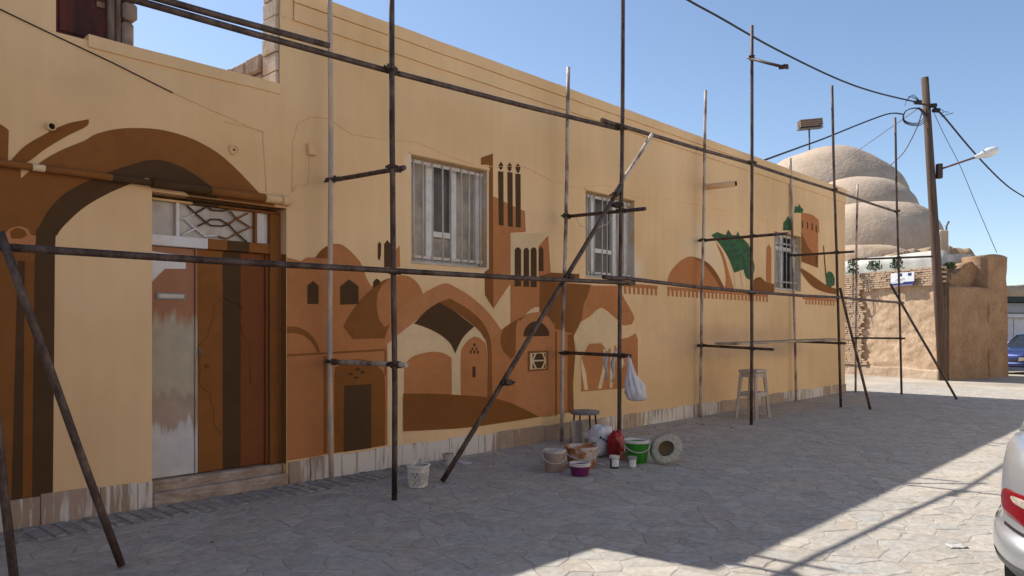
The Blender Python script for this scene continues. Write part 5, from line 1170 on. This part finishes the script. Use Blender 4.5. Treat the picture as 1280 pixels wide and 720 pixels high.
def ruin(u, K=((0, 321), (.12, 314), (.28, 309), (.42, 312), (.52, 305), (.7, 306), (.85, 309), (1, 320))):
    for a_, b_ in zip(K, K[1:]):
        if u <= b_[0]: t = (u - a_[0]) / (b_[0] - a_[0]); return zat(1175, a_[1] + (b_[1] - a_[1]) * t * t * (3 - 2 * t), 31) + .12 * noise.fractal(Vector((u * 14, 2, 2)), 1, 2, 4)
    return zat(1175, 320, 31)
r0_ = at(1118, 411, 31); r0_.z = 0
rough_slab('broken_vault', r0_, Rv, -F, 114 / FPX * 31, ruin, 2.2, surf('ruined_mud', (0.45, 0.32, 0.215), col2=(0.34, 0.225, 0.14), scale=1.2, rough=.97, bump=.7, bscale=7, dist=.05), oh, .35, 60, 30, 5.0, frq=.9, batter=.08)
v, f = orient_box(at(1178, 297, 31) - Vector((0, 0, .4)), Rv, F, Vector((0, 0, 1)), .35, .35, 1.4); bevel(part('chimney', v, f, M_PALEMUD, oh), .05)
bm_ = at(1183, 292, 31); tube('antenna', [bm_ - Vector((0, 0, .5)), bm_ + Vector((0, 0, .3)), bm_ + Rv * .1 + Vector((0, 0, .5))], .04, M_WIRE, oh, 6)
v, f = orient_box(at(1130, 411, 33.5) - Vector((0, 0, .1)), Rv, F, Vector((0, 0, 1)), 5.8, 4, 3.2); part('wall', v, f, M_PALEMUD, oh)
# far right gap
fh = thing('distant_mud_house', at(1300, 411, 48) - Vector((0, 0, 1.6)), 'distant brown mud house with uneven roofline at the street end', 'house')
rough_slab('wall', at(1235, 411, 48) - Vector((0, 0, 1.6)), Rv, -F, 12, lambda u: zat(1270, 357, 48) + .35 * noise.fractal(Vector((u * 8, 1, 2)), 1, 2, 4), 4, M_PALEMUD, fh, .3, 40, 14, 3.0, frq=.5)
kz = 36
ks = thing('white_garage', at(1300, 411, kz) - Vector((0, 0, 1.6)), 'white panelled garage with dark flat roof edge behind the blue car', 'garage')
kp = at(1240, 411, kz); kp.z = 0
def kbox(name, u0, u1, w0, w1, z0, z1, mat): v, f = orient_box(kp + Rv * ((u0 + u1) / 2) + F * ((w0 + w1) / 2) + Vector((0, 0, (z0 + z1) / 2)), Rv, F, Vector((0, 0, 1)), u1 - u0, w1 - w0, z1 - z0); return part(name, v, f, mat, ks)
wpan = surf('white_panel', (.76, .74, .74), var=.08, scale=2, rough=.6)
kbox('wall', 0, 6, .05, 4, -.05, zat(1270, 392, kz), wpan); kbox('fascia', -.05, 6.1, -.12, 4, zat(1270, 391, kz), zat(1270, 379, kz), surf('grey_fascia', (.4, .42, .42), var=.1)); kbox('roof_edge', -.1, 6.2, -.4, 4.2, zat(1270, 378, kz), zat(1270, 371, kz), surf('dark_roof', (.06, .075, .07), var=.2))
kbox('cornice', -.04, 6.1, -.2, .0, zat(1270, 397, kz), zat(1270, 392.3, kz), P_W)
for i in range(6): kbox('panel', .1 + i * .95, .98 + i * .95, .0, .045, .05, zat(1270, 399, kz), wpan)
cb = gpos(1262, 471); make_car('blue_car', at(1258.5, 411, 27.0) - Vector((0, 0, CAMH + .012)) + (Rv * math.cos(math.radians(28)) + F * math.sin(math.radians(28))) * 4.0, math.atan2(Rv.y, Rv.x) + math.radians(208), (.028, .045, .16), 'dark blue car parked beyond the mud corner wall', L=4.0)

# ------------------------------------------------------------------ utility pole and cables
pb_ = gpos(1180, 475); PZ = pb_.dot(F); pt = at(1156, 97, PZ)
up_ = thing('utility_pole', pb_, 'leaning wooden utility pole with street lamp arm at the mud wall corner', 'pole')
tube('post', [pb_ - Vector((0, 0, .2)), pb_.lerp(pt, .33), pb_.lerp(pt, .66), pt], [.155, .14, .125, .108], M_POLEWOOD, up_, 16)
am = at(1171, 213, PZ); c = at(1174, 214, PZ - .1); v, f = orient_box(c, Rv, F, Vector((0, 0, 1)), .14, .16, .45); part('bracket', v, f, M_CLAMP, up_)
ae = at(1221, 196, PZ - .3); tube('lamp_arm', [am - F * .12, am.lerp(ae, .5) + Vector((0, 0, .0)), ae], .03, surf('red_oxide_arm', (.2, .09, .075), var=.2), up_, 8)
lh = at(1246, 187, PZ - .35); ldir = (lh - ae).normalized()
lathe('lamp_head', [(.05, -.06), (.07, 0), (.075, .12), (.12, .22), (.15, .38), (.13, .55), (.07, .66), (.001, .7)], ae, plastic('white_lamp_housing', (.72, .72, .70), .4), up_, 20, axis=ldir)
pk = at(1158, 132, PZ)
for (px, py) in ((1147, 128), (1166, 132), (1170, 138)): 
    p = at(px, py, PZ - .12); tube('insulator', [p - Rv * .1, p + Rv * .1], [.06, .075], M_CABLE, up_, 10)
tube('cross_strap', [at(1146, 129, PZ - .14), at(1170, 133, PZ - .14)], .03, M_CLAMP, up_, 6)
for k_ in range(3):
    cc_ = at(1142 + k_ * .8, 145 + k_ * .6, PZ - .15 - .05 * k_); R_ = .30 + .03 * k_
    tube('cable_coil', [cc_ + Rv * (math.cos(i * math.pi / 12) * R_ * 1.05) + Vector((0, 0, math.sin(i * math.pi / 12) * R_ * .78)) + F * (.03 * math.sin(i)) for i in range(25)], .013, M_CABLE, up_, 6)
for i in range(3):
    p = at(1148 + i, 124 + i, PZ - .13); tube('loose_tail', [p, p - Rv * (.15 + .1 * i) + Vector((0, 0, .14)), p - Rv * (.32 + .08 * i) + Vector((0, 0, .05 - .1 * i))], .01, M_CABLE, up_, 5)
    p = at(1172 + 2 * i, 140 + 3 * i, PZ - .13); tube('loose_tail', [p, p + Rv * (.1 + .06 * i) + Vector((0, 0, .08)), p + Rv * (.2 + .1 * i) + Vector((0, 0, .02 + .05 * i))], .01, M_CABLE, up_, 5)
def wire(pts, r, label, m=M_CABLE):
    P = [at(*p) for p in pts]; out = []
    for i in range(len(P) - 1):
        p0, p1, p2, p3 = P[max(i - 1, 0)], P[i], P[i + 1], P[min(i + 2, len(P) - 1)]
        for k in range(6):
            t = k / 6; out.append(.5 * ((2 * p1) + (p2 - p0) * t + (2 * p0 - 5 * p1 + 4 * p2 - p3) * t * t + (-p0 + 3 * p1 - 3 * p2 + p3) * t ** 3))
    out.append(P[-1]); o = tube('overhead_cable', out, r, m, None, 6); tag(o, label, 'cable')
wire([(700, -110, 12.0), (780, -48, 13.4), (860, 0, 15), (900, 22, 15.9), (967, 60, 17.6), (1043, 97, 19.9), (1093, 115, 21.6), (1147, 128, PZ - .12)], .022, 'thick black cable sweeping overhead to the utility pole top')
Zr = onY(958, 198, WY + .1).dot(F)
wire([(956, 200, Zr), (1000, 184, Zr + 2.2), (1033, 172, Zr + 3.9), (1080, 153, Zr + 6), (1112, 142, PZ - .5), (1130, 143, PZ - .15)], .022, 'black cable running from the house parapet up to the utility pole')
wire([(1153, 138, PZ - .12), (1146, 160, 26), (1130, 190, 31), (1112, 208, 35), (1101, 222, 38.2)], .02, 'slack dark cable dropping from the utility pole to a dome', M_WIRE)
wire([(1150, 134, PZ - .12), (1110, 162, 29), (1070, 190, 35), (1025, 222, 41.0)], .014, 'thin grey wire running from the utility pole to the highest dome', M_WIRE)
wire([(1167, 133, PZ - .12), (1180, 146, PZ), (1217, 190, PZ + 2), (1253, 227, PZ + 4.6), (1280, 246, PZ + 6.8), (1340, 280, PZ + 11)], .028, 'thick black cable descending from the utility pole past the street lamp')
wire([(1166, 138, PZ - .12), (1181, 170, PZ + .3), (1200, 207, PZ + .7), (1220, 255, PZ + 1.0), (1246, 316, PZ + 1.2)], .011, 'thin grey wire dropping from the utility pole to the corner pier', M_WIRE)

# plaster crumbs and dried paint flakes along the wall foot
rc = random.Random(21); geo = []
for i in range(260):
    x_ = rc.uniform(.5, 14); y_ = 6.98 - abs(rc.gauss(0, .55)); r_ = rc.uniform(.004, .016) * (1.6 if rc.random() < .08 else 1); a_ = rc.uniform(0, 6.28)
    geo.append(orient_box(Vector((x_, y_, .002 + r_ * .25)), Vector((math.cos(a_), math.sin(a_), rc.uniform(-.2, .2))), Vector((-math.sin(a_), math.cos(a_), 0)), Vector((0, 0, 1)), r_ * 2, r_ * 1.3, r_ * .7))
v, f = merge(geo); o = part('plaster_crumbs', v, f, surf('crumb', (.42, .32, .23), col2=(.16, .11, .08), scale=8, rough=.95, ramp=(.4, .5)), street); tag(o, kind='stuff')
